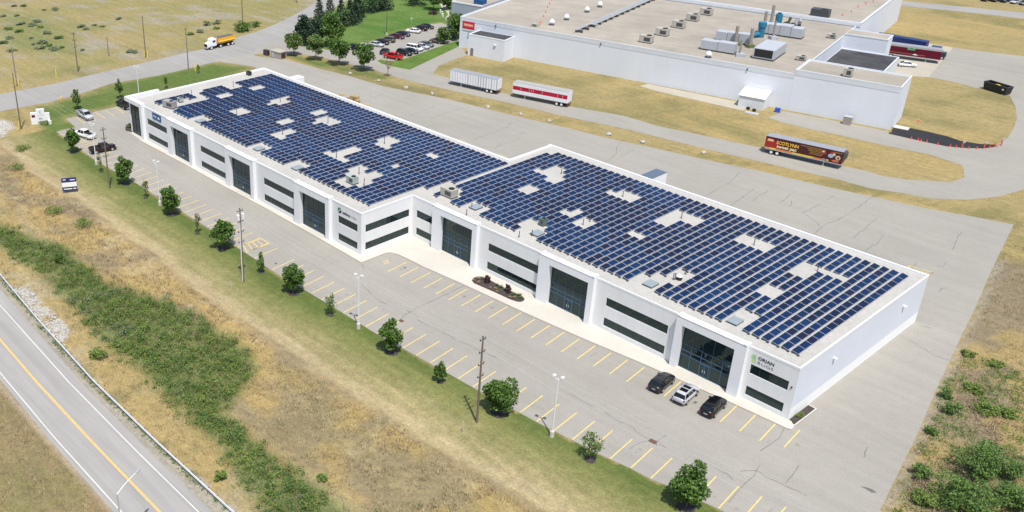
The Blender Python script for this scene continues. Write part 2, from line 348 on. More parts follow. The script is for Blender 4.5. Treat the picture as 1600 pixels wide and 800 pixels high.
def build_ground():
    xs, ys = near_grid(); X, Y = np.meshgrid(xs, ys); nx, ny = len(xs), len(ys)
    n1 = fbm(X, Y, 26, 1); n2 = fbm(X, Y, 7, 5); n3 = fbm(X, Y, 2.6, 9); n4 = fbm(X + 0.7 * Y, Y * 4, 30, 13)
    def c(*t): return np.array(t)
    DRY = c(.325, .262, .125); GOLD = c(.37, .28, .125); OLIVE = c(.205, .185, .08); GREEN = c(.115, .155, .04); TAN = c(.40, .325, .19); BROWN = c(.205, .155, .095); PURP = c(.235, .19, .125); GREY = c(.34, .31, .265)
    def mix(a, b, w): return a * (1 - w[..., None]) + b * w[..., None]
    col = np.ones(X.shape + (3,)) * DRY
    col = mix(col, GOLD, sstep(.45, .65, n1) * .7)
    col = mix(col, OLIVE, sstep(.50, .68, n4 * .55 + n2 * .45) * .75)
    # far field north-west of the side road: more olive, with grey bare soil
    f = sstep(-200, -215, X) * sstep(-60, 20, Y)
    col = mix(col, OLIVE * 1.3, f * sstep(.36, .58, n1 * .6 + n4 * .4) * .8)
    col = mix(col, GREY * .95, f * sstep(.55, .64, n2 * .7 + n3 * .3) * .65)
    for poly in (pix([(40, 128), (60, 116), (110, 104), (182, 92), (178, 99), (120, 112), (75, 122)]), pix([(0, 14), (20, 20), (70, 30), (110, 50), (130, 85), (60, 82), (0, 70)]), pix([(110, 36), (170, 38), (160, 48), (120, 48)])):
        sd = sdist(X, Y, poly) + (n2 - .5) * 9; col = mix(col, OLIVE * c(.82, 1.05, .9), (1 - sstep(-3, 2, sd)) * .65 * sstep(.3, .6, n3 * .5 + n2 * .5 + .1))
    # bank between the parking lot and the road
    d = pdist(X, Y, LOTEDGE); south = (Y < np.interp(X, [p[0] for p in LOTEDGE], [p[1] for p in LOTEDGE])) & (X > -172)
    dj = d + (n2 - .5) * 2.2 + (n3 - .5) * 1.2
    s = south.astype(float)
    bank = mix(np.ones_like(col) * GREEN * .92, OLIVE * c(.90, 1.05, .84), sstep(1.0, 4.8, dj + (n1 - .5) * 5))
    stripe = .5 + .5 * np.sin((d) * 5.2)
    stripe = np.clip(stripe * .6 + .7 * vnoise(X * .03, d * 1.5, 77), 0, 1); bank = mix(bank, TAN * c(.88, .90, .82), sstep(3.8, 11.5, dj + (n1 - .5) * 4) * (.45 + .55 * stripe))
    bank = mix(bank, TAN, sstep(10.3, 11.8, dj) * (.85 + .15 * stripe))
    rough = mix(np.ones_like(col) * GOLD * c(1.04, 1.0, .95), PURP * 1.12, sstep(.44, .62, n2 * .6 + n1 * .4) * .95)
    rough = mix(rough, BROWN, sstep(.53, .68, n3 * .4 + n2 * .6) * .65); rough = mix(rough, TAN, sstep(.55, .68, n4 * .5 + n3 * .5) * .7)
    rough = mix(rough, OLIVE * c(1.2, 1.12, 1.1), sstep(.58, .72, n1) * .35)
    dirt = mix(rough, BROWN * 1.15, (1 - sstep(13.9, 15.4, dj)) * .6)
    bank = mix(bank, dirt, sstep(13.0, 14.2, dj))
    col = mix(col, bank, s)
    # green lawns
    for poly, w in ((GREENA, 1), (GREENB, 1), (GREENC, 1), (GREEND, .9)):
        sd = sdist(X, Y, poly) + (n2 - .5) * 2.5
        g = mix(np.ones_like(col) * GREEN, OLIVE * 1.25, sstep(.48, .66, n1 * .5 + n2 * .5) * (.8 if poly is GREENA else .45))
        col = mix(col, g * (c(.74, 1.08, .80) if poly is GREENB else c(.93, 1.0, .95)), (1 - sstep(-1.2, .8, sd)) * w)
    # road verge, ditch, gravel shoulder
    dr = pdist(X, Y, HW['rail']); yr = np.interp(X, [p[0] for p in HW['rail']], [p[1] for p in HW['rail']]); yrp = np.interp(X, [p[0] for p in HW['rp']], [p[1] for p in HW['rp']]); ylp = np.interp(X, [p[0] for p in HW['lp']], [p[1] for p in HW['lp']])
    verge = mix(np.ones_like(col) * TAN * .92, GOLD, sstep(.42, .6, n2)); verge = mix(verge, OLIVE, sstep(.56, .66, n3 * .6 + n2 * .4) * .6)
    near = (X > -175) & (X < 40)
    w = (1 - sstep(5, 9, np.abs(Y - yr - 4.5) + (n2 - .5) * 3)) * near * (Y > yr - .5)
    col = mix(col, verge, w)
    sd = sdist(X, Y, DITCH) + (n2 - .5) * 3
    col = mix(col, mix(np.ones_like(col) * c(.085, .125, .036), c(.14, .175, .06), sstep(.4, .6, n3)), (1 - sstep(-2.2, 1.2, sd)) * .92)
    sd = np.minimum(sdist(X, Y, ROCKS), sdist(X, Y, ROCKS2)) + (n3 - .5) * 1.5
    col = mix(col, c(.5, .485, .45), (1 - sstep(-.6, .3, sd)) * sstep(.35, .5, n3))
    sh = (Y < yr + .6 + (n3 - .5)) & (Y > yrp - 1) & near
    col = mix(col, mix(np.ones_like(col) * GREY, c(.20, .19, .10), sstep(.55, .65, n3) * sstep(-.9, .2, Y - yr)), sh.astype(float) * .95)
    lv = (Y < ylp - 0.0) & (Y > ylp - .9 - n3) & near
    col = mix(col, c(.36, .29, .21), lv.astype(float) * .9)
    below = (Y < ylp - .9) & near
    lf = mix(np.ones_like(col) * c(.26, .20, .105), OLIVE, sstep(.42, .6, n2 * .5 + n3 * .5) * .8); lf = mix(lf, BROWN, sstep(.5, .64, n1 * .5 + n3 * .5) * .6)
    col = mix(col, lf, below.astype(float))
    # rough ground right of the lot
    rt = sdist(X, Y, LOT + [])
    rr_ = ((X > -6) & (Y > -45) & (rt > 0) & (Y < 75) & (Y > np.interp(X, [-6, 12, 22, 60], [-21.5, -20.5, -18.5, -10]))).astype(float)
    rc = mix(np.ones_like(col) * GOLD * .92, PURP, sstep(.40, .6, n2)); rc = mix(rc, BROWN, sstep(.5, .66, n1 * .4 + n3 * .6) * .7)
    rc = mix(rc, c(.13, .155, .05), sstep(.43, .60, n1 * .5 + n2 * .5) * .85 * (1 - sstep(6, 20, Y)))
    rc = mix(rc, c(.34, .30, .24), (1 - sstep(.2, 1.6, rt + (n3 - .5))) * .8)
    col = mix(col, rc, rr_)
    # green smears on the dry strip behind the lot
    st = (1 - sstep(3.5, 7, pdist(X, Y, [p for p in LOT_BACK[:14]]))) * (rt > 0)
    col = mix(col, OLIVE * .95, st * sstep(.45, .58, n2 * .6 + n3 * .4) * .8)
    # faint mown arcs on the dry grass by the warehouse
    wh = (X > -150) & (Y > 60) & (Y < 140)
    col = col * np.where(wh, 1.0, 1.0)[..., None]
    col *= (.90 + .20 * n3)[..., None]; col *= c(.915, .915, .885)
    z = np.where(south & (X < 12), -0.28 * sstep(13.5, 17, d) * (1 - sstep(20, 26, d)) * 1.0, 0.0) + (n3 - .5) * .12 * sstep(14, 18, d) * south
    z = np.where((rt < 2.0) | (Y < yr + 3), -0.01, z)
    v = np.stack([X, Y, z], -1).reshape(-1, 3)
    i = np.arange(ny - 1)[:, None] * nx + np.arange(nx - 1)[None, :]
    f = np.stack([i, i + 1, i + nx + 1, i + nx], -1).reshape(-1, 4)
    me = bpy.data.meshes.new('ground'); me.from_pydata(v.tolist(), [], f.tolist())
    a = me.color_attributes.new('cover', 'FLOAT_COLOR', 'POINT')
    a.data.foreach_set('color', np.concatenate([col.reshape(-1, 3), np.ones((nx * ny, 1))], 1).astype(np.float32).ravel())
    me.materials.append(GROUNDM); me.polygons.foreach_set('use_smooth', [True] * len(me.polygons)); me.update()
    o = bpy.data.objects.new('ground', me); COL.objects.link(o); struct(o)
    far = MB()
    for x0, x1, y0, y1 in ((-1500, 1200, -900, -165), (-1500, -460, -165, 480), (191, 1200, -165, 480), (-1500, 1200, 477, 2200)):
        far.flat([(x0, y0), (x1, y0), (x1, y1), (x0, y1)], -0.02, 0)
    struct(far.build('terrain', mat('far_dry_grass', (.27, .22, .10), 0.95, var=.2, scale=.05)))
build_ground()

def sheet(name, polys, z, m, parent=None):
    b = MB()
    for i, p in enumerate(polys): b.flat(p, z + i * 0.006)
    o = b.build(name, m, parent)
    return o if parent is not None else struct(o)
lot = sheet('parking_lot', [LOT], 0.020, ASPH)
sheet('side_road', [SIDE], 0.012, ROADM)
hw = MB()
rp, lp = HW['rp'], HW['lp']
hw.flat(rp + lp[::-1], 0.025)
highway = struct(hw.build('highway', HWYM))
def ribbon(mb, line, w, z, m=0):
    L = [Vector((p[0], p[1], 0)) for p in line]
    for i in range(len(L) - 1):
        d = (L[i + 1] - L[i]).normalized(); nrm = Vector((-d.y, d.x, 0)) * w / 2
        # mitred joints
        def off(k):
            if 0 < k < len(L) - 1:
                d0 = (L[k] - L[k - 1]).normalized(); d1 = (L[k + 1] - L[k]).normalized(); t = (d0 + d1).normalized()
                q = Vector((-t.y, t.x, 0)); return q * (w / 2) / max(.35, q.dot(Vector((-d1.y, d1.x, 0))))
            return nrm
        a, b = off(i), off(i + 1)
        mb.poly([(L[i].x - a.x, L[i].y - a.y, z), (L[i + 1].x - b.x, L[i + 1].y - b.y, z), (L[i + 1].x + b.x, L[i + 1].y + b.y, z), (L[i].x + a.x, L[i].y + a.y, z)], m)
b = MB(); ribbon(b, HW['yl'], .32, .034); b.build('centre_line', PAINT_O, highway)
b = MB(); ribbon(b, HW['rw'], .15, .034); ribbon(b, HW['lw'], .15, .034); b.build('edge_line', PAINT_W, highway)
b = MB(); ribbon(b, pix([(0, 161), (100, 142), (212, 115), (285, 100)]), .22, .024); struct(b.build('road_centre_line', PAINT_F))

# service road, upper parking lot, loop round the warehouse
S1 = pix([(392, 86), (402, 75), (445, 62.3), (472, 71), (484, 69.5), (510, 78), (530, 78), (548, 71), (570, 66), (583, 64), (605, 57), (618, 54), (632, 48), (650, 44), (672, 38), (690, 36), (700, 40), (712, 40), (717, 45), (716, 55), (722, 75), (730, 86), (712, 92), (685, 103), (676, 115),
          (705, 123), (760, 139), (800, 149), (895, 167), (975, 181), (1025, 196), (1057, 203), (1120, 216), (1180, 229), (1250, 244), (1314, 259), (1350, 266.5), (1380, 275), (1415, 280.5), (1462, 283), (1487, 284.5), (1700, 270), (1700, 262), (1600, 296), (1562, 307), (1512, 312.5), (1450, 310), (1412, 302), (1362, 295), (1304, 279), (1240, 265), (1180, 251), (1100, 232), (975, 201), (940, 194), (875, 180), (800, 162), (700, 140), (650, 129), (617, 120), (585, 109.5), (550, 101), (512, 92), (482, 86), (450, 84), (425, 82)])
S2 = pix([(1487, 284.5), (1507, 277), (1505, 261), (1500, 257), (1450, 241), (1400, 231), (1350, 220), (1307, 210), (1270, 203), (1225, 192), (1200, 184), (1225, 174), (1300, 188), (1392, 206), (1440, 214), (1480, 222), (1510, 226), (1555, 229), (1575, 215), (1584, 200), (1589, 185), (1586, 165), (1578, 150), (1566, 146), (1552, 138), (1525, 138), (1490, 128), (1451, 121), (1489, 74.5), (1530, 80), (1600, 88), (1720, 98), (1760, 200), (1700, 268), (1600, 294)])
sheet('service_road', [S1, S2], 0.016, ASPH)
sheet('loading_apron', [pix([(1360, 84), (1440, 66), (1489, 74.5), (1451, 121), (1407, 118), (1380, 112)])], 0.030, CONC2)
sheet('fresh_asphalt_ramp', [pix([(1388, 209), (1392, 205), (1396, 199), (1408, 197), (1450, 206), (1480, 213), (1500, 220), (1530, 225), (1552, 226), (1560, 229), (1537, 232), (1510, 231.5), (1480, 229), (1450, 223)])], 0.040, BLACKTOP)
sheet('gravel_strip', [pix([(1000, 134.5), (1012, 131), (1157, 160), (1168, 172), (1160, 173), (1125, 165), (1025, 142)])], 0.014, CONC2)
sheet('far_road', [pix([(1395, 0), (1500, 10), (1600, 20), (1720, 32), (1720, 42), (1600, 29), (1500, 18), (1395, 8)])], 0.014, ROADM)
sheet('far_car_park', [pix([(1512, -2), (1560, 3), (1610, 9.5), (1720, 20), (1740, -30), (1500, -30)])], 0.014, ASPH)
sheet('footpath', [pix([(697, 41), (700, 36), (697, 33), (696, 28), (700, 23), (697, 18), (690, 12), (687, 6), (690, 2), (697, 6), (702, 14), (702, 24), (699, 29), (700, 35), (704, 39), (712, 40)])], 0.018, CONC2)
b = MB(); b.flat(pix([(590, 95), (595, 93), (606, 95.5), (622, 95), (648, 87), (675, 77), (707, 66), (717, 64), (716, 73), (640, 109), (615, 104), (596, 99.5)]), 0.055)
struct(b.build('lawn', LAWNM))

# sidewalk in front of the building (raised 12 cm)
SW_OUT = pix([(1241, 667), (1236, 671.5), (1228, 669.5), (1208, 660), (1147, 632), (1007, 570), (905, 527), (815, 487), (720, 443), (663, 418), (636, 404.5), (622, 398), (610, 395), (603, 395.6), (582, 404), (564.4, 411), (544, 399), (467, 355), (404, 320), (340, 286), (294, 260), (223, 222), (200, 205.5), (197.5, 201)])
b = MB()
SW = SW_OUT + [(-157.5, -12.3), (-73.4, -12.3), (-73.4, 0.1), (0.4, 0.1)]
b.prism(SW, 0.0, 0.12, 0)
sidewalk = struct(b.build('sidewalk', CONC))
b = MB()
for line in (SW_OUT[1:22],): ribbon(b, line, 0.16, 0.027)
struct(b.build('kerb_joint', CURB))

# painted markings on the lot
b = MB()
def stall(x, y, L=5.5, sl=-0.10, w=.15): ribbon(b, [(x, y), (x + sl * L, y + L)], w, .031)
ex = [p[0] for p in LOTEDGE]; ey = [p[1] for p in LOTEDGE]
for k in range(-52, 13):
    x = -21.41 + 2.75 * k
    if x < -164 or -84.5 < x < -80.2: continue
    y = float(np.interp(x, ex, ey)); stall(x, y + .15, 5.4)
x0, y0 = at2(636, 409.5); x1, y1 = at2(1007, 574)
for k in range(0, 26):
    t = k / 17.0; x = x0 + (x1 - x0) * t; y = y0 + (y1 - y0) * t
    if k > 17: y = float(np.interp(x, [p[0] for p in SW_OUT[:12]][::-1], [p[1] for p in SW_OUT[:12]][::-1]))
    ribbon(b, [(x, y - .1), (x + .50, y - 5.1)], .15, .031)
def pxl(*pts, w=.15): ribbon(b, pix(pts), w, .031)
for L in (((149, 176), (164, 185)), ((165, 172.5), (179, 181)), ((180, 168.5), (194, 177)), ((119, 184), (133, 193)), ((146, 184), (150, 189)), ((95, 211), (108, 208)), ((102, 216), (116, 213)), ((125, 224), (150, 217)), ((131, 231), (158, 223))): pxl(*L)
A, B_, C_, D_ = (380, 383), (408, 373), (421, 380.5), (386, 393.7)
pxl(A, B_, C_, D_, A)
for t in (.25, .5, .75): pxl((A[0] + (B_[0] - A[0]) * t, A[1] + (B_[1] - A[1]) * t), (D_[0] + (C_[0] - D_[0]) * t, D_[1] + (C_[1] - D_[1]) * t))
pxl((1416, 422), (1421, 415.5), (1458, 426), (1450, 431)); pxl((1420, 419), (1454, 428.5)); pxl((1458, 426), (1449, 430.5))
pxl((598, 410), (604, 408), (607, 411), (601, 413)); pxl((604, 408), (606, 405.5)); pxl((600, 412), (605, 411.5))
b.build('parking_lines', PAINT_Y, lot)
b = MB()
for L in (((560, 161), (577, 169)), ((606, 177), (622, 186)), ((718, 217), (731, 223)), ((780, 240), (790, 246))): ribbon(b, pix(L), .5, .030)
b.build('faded_marks', PAINT_F, lot)
# tar-sealed cracks
CR = [[(725, 447), (690, 463), (660, 478), (634, 491), (626, 499), (624, 505)], [(652, 500), (680, 514), (710, 530), (740, 544), (776, 559)], [(566, 413), (567, 419), (567, 424)], [(565, 445), (585, 464), (605, 476)],
      [(876, 609), (900, 621), (927, 636)], [(946, 646), (962, 656), (975, 662), (990, 669), (995, 676), (1013, 686)], [(984, 703), (1000, 692), (1012, 689)], [(1040, 680), (1028, 689), (1026, 697)], [(1030, 694), (1041, 700)], [(1118, 732), (1135, 740), (1146, 751)],
      [(1157, 737), (1175, 735), (1188, 739), (1200, 746), (1260, 775)], [(1224, 670), (1218, 684), (1202, 694), (1188, 705)], [(1186, 728), (1170, 750), (1138, 786)], [(1250, 728), (1240, 742), (1227, 756)], [(1355, 699), (1352, 708), (1349, 715)],
      [(1408, 527), (1430, 536), (1445, 546), (1460, 556), (1484, 563)], [(1434, 507), (1455, 513)], [(1466, 416), (1474, 416), (1479, 409)], [(1469, 456), (1472, 451), (1480, 450)], [(1432, 410), (1425, 420)],
      [(1270, 367), (1290, 351), (1310, 343), (1335, 328), (1352, 316), (1364, 307)], [(1280, 353), (1268, 341), (1254, 333), (1270, 325), (1283, 317)], [(1293, 312), (1304, 306)], [(1335, 373), (1338, 367), (1350, 358), (1371, 341)], [(1352, 392), (1370, 381), (1380, 367)], [(1489, 390), (1493, 378), (1503, 362)], [(1220, 316), (1228, 310), (1240, 301)], [(1229, 324), (1236, 320), (1237, 314)],
      [(944, 253), (958, 246), (963, 240), (964, 230), (971, 221)], [(968, 246), (990, 235)], [(1102, 307), (1125, 293), (1145, 282), (1155, 269)], [(1140, 322), (1158, 310), (1178, 295)], [(1175, 314), (1200, 298)],
      [(740, 219), (755, 213), (790, 200), (800, 192)], [(770, 232), (790, 225), (812, 216)], [(800, 213), (822, 207)], [(640, 181), (665, 172), (682, 164)], [(672, 187), (700, 175), (735, 167)], [(490, 130), (510, 124), (530, 120)], [(575, 158), (580, 152), (578, 146)], [(585, 152), (600, 147)], [(655, 206), (665, 200), (680, 195)], [(752, 229), (776, 230), (784, 224)], [(655, 495), (640, 488), (634, 485)]]
b = MB(); rr = random.Random(3)
for L in CR:
    P = [Vector(at(u, v)) for u, v in L]; Q = []
    for p, q in zip(P, P[1:]):
        n = max(2, int((q - p).length / 1.1))
        for i in range(n):
            t = i / n; s = p.lerp(q, t); Q.append((s.x + rr.gauss(0, .09), s.y + rr.gauss(0, .09)))
    Q.append((P[-1].x, P[-1].y))
    for i in range(len(Q) - 1): ribbon(b, [Q[i], Q[i + 1]], rr.uniform(.04, .115), .028)
b.flat(pix([(1344, 760), (1356, 762), (1365, 766), (1370, 770), (1362, 770), (1354, 765)]), .029)
b.build('sealed_cracks', TAR, lot)
b = MB(); rr = random.Random(17)
for k in range(70):
    if k % 2: i = rr.randrange(26); x = x0 + (x1 - x0) * (i + .5) / 17.0; y = y0 + (y1 - y0) * (i + .5) / 17.0 - rr.uniform(1.2, 4.2)
    else: x = -21.41 + 2.75 * (rr.randrange(-48, 11) + .5); y = float(np.interp(x, ex, ey)) + rr.uniform(1.2, 4.4)
    r = rr.uniform(.12, .38)
    b.flat([(x + r * rr.uniform(.6, 1.2) * math.cos(a * .7), y + r * rr.uniform(.6, 1.2) * math.sin(a * .7)) for a in range(9)], .0295)
b.build('oil_stains', layered('oily_asphalt', (.28, .264, .237), .9, [(2.0, .9, 1.1, None, 4)]), lot)
# drains
b = MB(); c = at(1020, 690); b.obox((c[0], c[1], .03), (1.0, .8, .012), 0.1, 0); c = at(627, 501.5); b.obox((c[0], c[1], .03), (.8, .7, .012), .1, 0)
tag(b.build('drain_grate', mat('rusty_iron', (.14, .07, .05), .8)), None); bpy.data.objects['drain_grate'].parent = lot

# planting beds set in the sidewalk
bed = MB(); P = pix(zp(730, 420, 13.33, [(95, 240), (140, 190), (210, 170), (300, 168), (380, 190), (600, 310), (850, 440), (1050, 530), (1150, 580), (1195, 630), (1185, 660), (1120, 690), (1040, 685), (900, 640), (600, 500), (300, 370), (140, 300)]), .12)
bed.prism(P, .10, .20)
tag(bed.build('planting_bed', MULCH), 'long mulched planting bed with rounded ends set into the pale sidewalk', 'flower bed')
bed = MB(); P2 = pix(zp(1160, 520, 5, [(355, 688), (512, 570), (562, 598), (405, 716)]), .02); bed.prism(P2, .02, .10)
t = bed.build('planting_bed', MULCH); tag(t, 'narrow dark planting bed along the white end wall of the near corner', 'flower bed')
k = MB(); P3 = pix(zp(1160, 520, 5, [(352, 692), (405, 726), (576, 598), (514, 564)]), .02); ribbon(k, P3, .18, .125); k.build('kerb', CONC, t)
bed = MB(); P4 = pix([(196, 203), (196, 199), (200, 195), (207, 193), (212, 197), (213, 205), (205, 207)], .12); bed.prism(P4, .1, .2)
tag(bed.build('planting_bed', MULCH), 'small rounded planting bed beside the dark corner entrance at the far end', 'flower bed')
# ------------------------------------------------------------------ the long white building
H = 8.37; ROOFZ = 8.10
XR, YB, XJB, YLB, XL, YL, XJ = 0.0, 39.69, -73.54, 26.6, -157.15, -12.47, -73.2
bld = thing('commercial_building', 'long white two storey commercial building with stepped front and flat roof', 'building', (0, 0, 0))
def facade(mb, fx, L, Ht, ops, depth=.16, m=0):
    """wall in the (s, z) plane with openings (s0, s1, z0, z1); fx(s, d, z) -> point, d = depth into the wall"""
    xs = sorted({0.0, L} | {o[0] for o in ops} | {o[1] for o in ops}); zs = sorted({0.0, Ht} | {o[2] for o in ops} | {o[3] for o in ops})
    for a, b2 in zip(xs, xs[1:]):
        for c, d in zip(zs, zs[1:]):
            mx, mz = (a + b2) / 2, (c + d) / 2
            if any(o[0] < mx < o[1] and o[2] < mz < o[3] for o in ops): continue
            mb.poly([fx(a, 0, c), fx(b2, 0, c), fx(b2, 0, d), fx(a, 0, d)], m)
    for s0, s1, z0, z1 in ops:
        mb.poly([fx(s0, 0, z0), fx(s0, depth, z0), fx(s0, depth, z1), fx(s0, 0, z1)], m)
        mb.poly([fx(s1, depth, z0), fx(s1, 0, z0), fx(s1, 0, z1), fx(s1, depth, z1)], m)
        mb.poly([fx(s0, 0, z1), fx(s0, depth, z1), fx(s1, depth, z1), fx(s1, 0, z1)], m)
        if z0 > .05: mb.poly([fx(s0, depth, z0), fx(s0, 0, z0), fx(s1, 0, z0), fx(s1, depth, z0)], m)
WIN_R = [(-72.0, -67.6), (-54.35, -43.5), (-30.1, -19.3), (-6.4, -1.0)]
WIN_L = [(-148.8, -138.95), (-126.0, -115.8), (-102.7, -92.25), (-79.55, -74.2)]
PORT_R = [(-67.3, -56.6, -65.3, -57.6), (-42.9, -32.2, -40.8, -33.2), (-17.8, -7.1, -16.8, -8.7)]
PORT_L = [(-138.7, -128.7, -137.1, -129.75), (-115.4, -105.3, -113.9, -106.4), (-91.9, -81.4, -90.2, -82.45)]
ZU, ZL = (4.32, 5.78), (.82, 2.25)
GTOP = 7.25
wall = MB()
def fr(x0, y0): return lambda s, d, z: (x0 + s, y0 + d, z)
ops = [(a - XJ, c - XJ, *z) for a, c in WIN_R for z in (ZU, ZL)] + [(p[2] - XJ, p[3] - XJ, 0.0, GTOP) for p in PORT_R]
facade(wall, fr(XJ, 0.0), XR - XJ, H, ops)
ops = [(a - XL, c - XL, *z) for a, c in WIN_L for z in (ZU, ZL)] + [(p[2] - XL, p[3] - XL, 0.0, GTOP) for p in PORT_L] + [(.5, 6.0, 0.0, 7.9)]
facade(wall, fr(XL, YL), XJ - XL, H, ops)
facade(wall, lambda s, d, z: (XJ - d, YL + s, z), -YL, H, [(1.05, 11.7, *z) for z in (ZU, ZL)])
wall.poly([(XR, 0, 1.86), (XR, YB, 1.86), (XR, YB, H), (XR, 0, H)], 1)
wall.poly([(XR, YB, 0), (XJB, YB, 0), (XJB, YB, H), (XR, YB, H)])
wall.poly([(XJB, YB, 0), (XJB, YLB, 0), (XJB, YLB, H), (XJB, YB, H)])
wall.poly([(XJB, YLB, 0), (XL, YLB, 0), (XL, YLB, H), (XJB, YLB, H)])
facade(wall, lambda s, d, z: (XL + d, YLB - s, z), YLB - YL, H, [(33.0, 38.6, 0.0, 7.9)])
wall.build('wall', [WHITE, LAV], bld)
b = MB(); b.poly([(XR, 0, 0), (XR, YB, 0), (XR, YB, 1.86), (XR, 0, 1.86)]); b.build('lower_wall_band', mat('bright_white_paint', (.86, .86, .85), .7), bld)
FP = [(XR, 0), (XR, YB), (XJB, YB), (XJB, YLB), (XL, YLB), (XL, YL), (XJ, YL), (XJ, 0)]
b = MB(); b.flat(FP, ROOFZ); b.build('roof', ROOFM, bld)
# parapet: kerb standing on the wall line, slightly proud
b = MB()
def bar(x0, x1, y0, y1, z0=ROOFZ - .05, z1=H + .03): b.box(x0, x1, y0, y1, z0, z1)
e = .03
bar(XJ - .02, XR + e, -e, .16); bar(XR - .18, XR + e, .161, YB - .36); bar(XJB - .36, XR + e, YB - .359, YB + e)
bar(XJB - e, XJB + .32, YLB + .31, YB - .36); bar(XL - e, XJB + .32, YLB - .32, YLB + .309); bar(XL - e, XL + .36, YL + .161, YLB - .321)
bar(XL - e, XJ + e, YL - e, YL + .16); bar(XJ - .16, XJ + e, YL + .161, -.03)
b.build('parapet', WHITE2, bld)
# fine vertical panel joints
b = MB()
for x, z in ((-49, 8.3), (-24.8, 8.3), (-3.7, 6.1)): b.box(x - .012, x + .012, -.006, -.001, 0, ZL[0]); b.box(x - .012, x + .012, -.006, -.001, ZL[1], ZU[0]); b.box(x - .012, x + .012, -.006, -.001, ZU[1], z)
for x in (-144, -121, -97.5): b.box(x - .012, x + .012, YL - .006, YL - .001, 0, ZL[0]); b.box(x - .012, x + .012, YL - .006, YL - .001, ZL[1], ZU[0])
for y in (8, 16, 24, 32): b.box(XR + .001, XR + .006, y - .012, y + .012, 1.9, 8.3)
b.build('panel_joint', COPING, bld)
# windows
def window(fx, s0, s1, z0, z1, nm):
    w = MB(); d = .12
    w.poly([fx(s0, d, z0), fx(s1, d, z0), fx(s1, d, z1), fx(s0, d, z1)])
    o = w.build('window', GLASS, bld)
    f = MB(); t = .07
    def q(a, c, e2, g):
        p = [fx(a, d - .03, e2), fx(c, d - .03, e2), fx(c, d - .03, g), fx(a, d - .03, g)]
        r = [fx(a, d - .001, e2), fx(c, d - .001, e2), fx(c, d - .001, g), fx(a, d - .001, g)]
        f.add(p + r, [(0, 1, 2, 3), (4, 5, 1, 0), (5, 6, 2, 1), (6, 7, 3, 2), (7, 4, 0, 3)])
    q(s0, s1, z0, z0 + t); q(s0, s1, z1 - t, z1); q(s0, s0 + t, z0 + t, z1 - t); q(s1 - t, s1, z0 + t, z1 - t)
    n = max(2, round((s1 - s0) / 1.35))
    for k in range(1, n):
        x = s0 + (s1 - s0) * k / n; q(x - .03, x + .03, z0 + t, z1 - t)
    f.build('frame', MULLD, o)
for (a, c) in WIN_R:
    for z in (ZU, ZL): window(fr(0, 0), a, c, *z, 'r')
for (a, c) in WIN_L:
    for z in (ZU, ZL): window(fr(0, YL), a, c, *z, 'l')
for z in (ZU, ZL): window(lambda s, d, zz: (XJ - d, YL + s, zz), 1.05, 11.7, *z, 'j')
# entrance portals: proud white frames round tall blue-mullioned glass
def portal(x0, x1, g0, g1, y):
    f = MB(); yo = y - .75; top = 8.56
    f.box(x0, g0, yo, y + .02, 0, top); f.box(g1, x1, yo, y + .02, 0, top); f.box(g0, g1, yo, y + .02, GTOP, top)
    f.box(x0 - .05, x1 + .05, yo - .05, y + .40, top, top + .07)
    o = f.build('entrance_frame', WHITE2, bld)
    for x in (x0 + .25, x1 - .25): n = MB(); n.box(x - .2, x + .2, yo - .08, y + .40, top + .071, top + .20); n.build('corner_cap', WHITE2, o)
    gy = y + .155
    g = MB(); g.poly([(g0, gy, .1), (g1, gy, .1), (g1, gy, GTOP), (g0, gy, GTOP)])
    cw = g.build('curtain_wall', GLASS, bld)
    m = MB(); w = .055
    nb = 5; xs = [g0 + (g1 - g0) * k / nb for k in range(nb + 1)]
    for i, x in enumerate(xs): m.box(max(g0, x - w), min(g1, x + w), gy - .07, gy - .002, .1, 4.15 if 0 < i < nb else GTOP)
    for k in range(1, nb): m.box(xs[k] - .03, xs[k] + .03, gy - .04, gy - .002, 4.15, GTOP)
    for z in (.1, 2.25, 3.0, 4.05): m.box(g0, g1, gy - .075, gy - .003, z, z + .12)
    m.box(g0, g1, gy - .05, gy - .003, GTOP - .08, GTOP)
    m.build('mullion_grid', MULL, cw)
    for k in (2, 3):
        d = MB(); xa, xb = xs[k] - .72 if k == 3 else xs[k], xs[k] if k == 3 else xs[k] + .72
        xa, xb = (xs[2] + .06, xs[2] + .74) if k == 2 else (xs[2] + .78, xs[2] + 1.46)
        for p in ((xa, xa + .07, .12, 2.24), (xb - .07, xb, .12, 2.24), (xa + .07, xb - .07, .12, .34), (xa + .07, xb - .07, 2.1, 2.24)): d.box(p[0], p[1], gy - .10, gy - .004, p[2], p[3])
        dd = d.build('door', MULL, bld)
        h = MB(); hx = xb - .16 if k == 2 else xa + .16
        h.cyl((hx, gy - .17, .95), (hx, gy - .17, 1.35), .03, n=6); h.build('handle', LAMPW, dd)
for p in PORT_R: portal(*p, 0.0)
for p in PORT_L: portal(*p, YL)
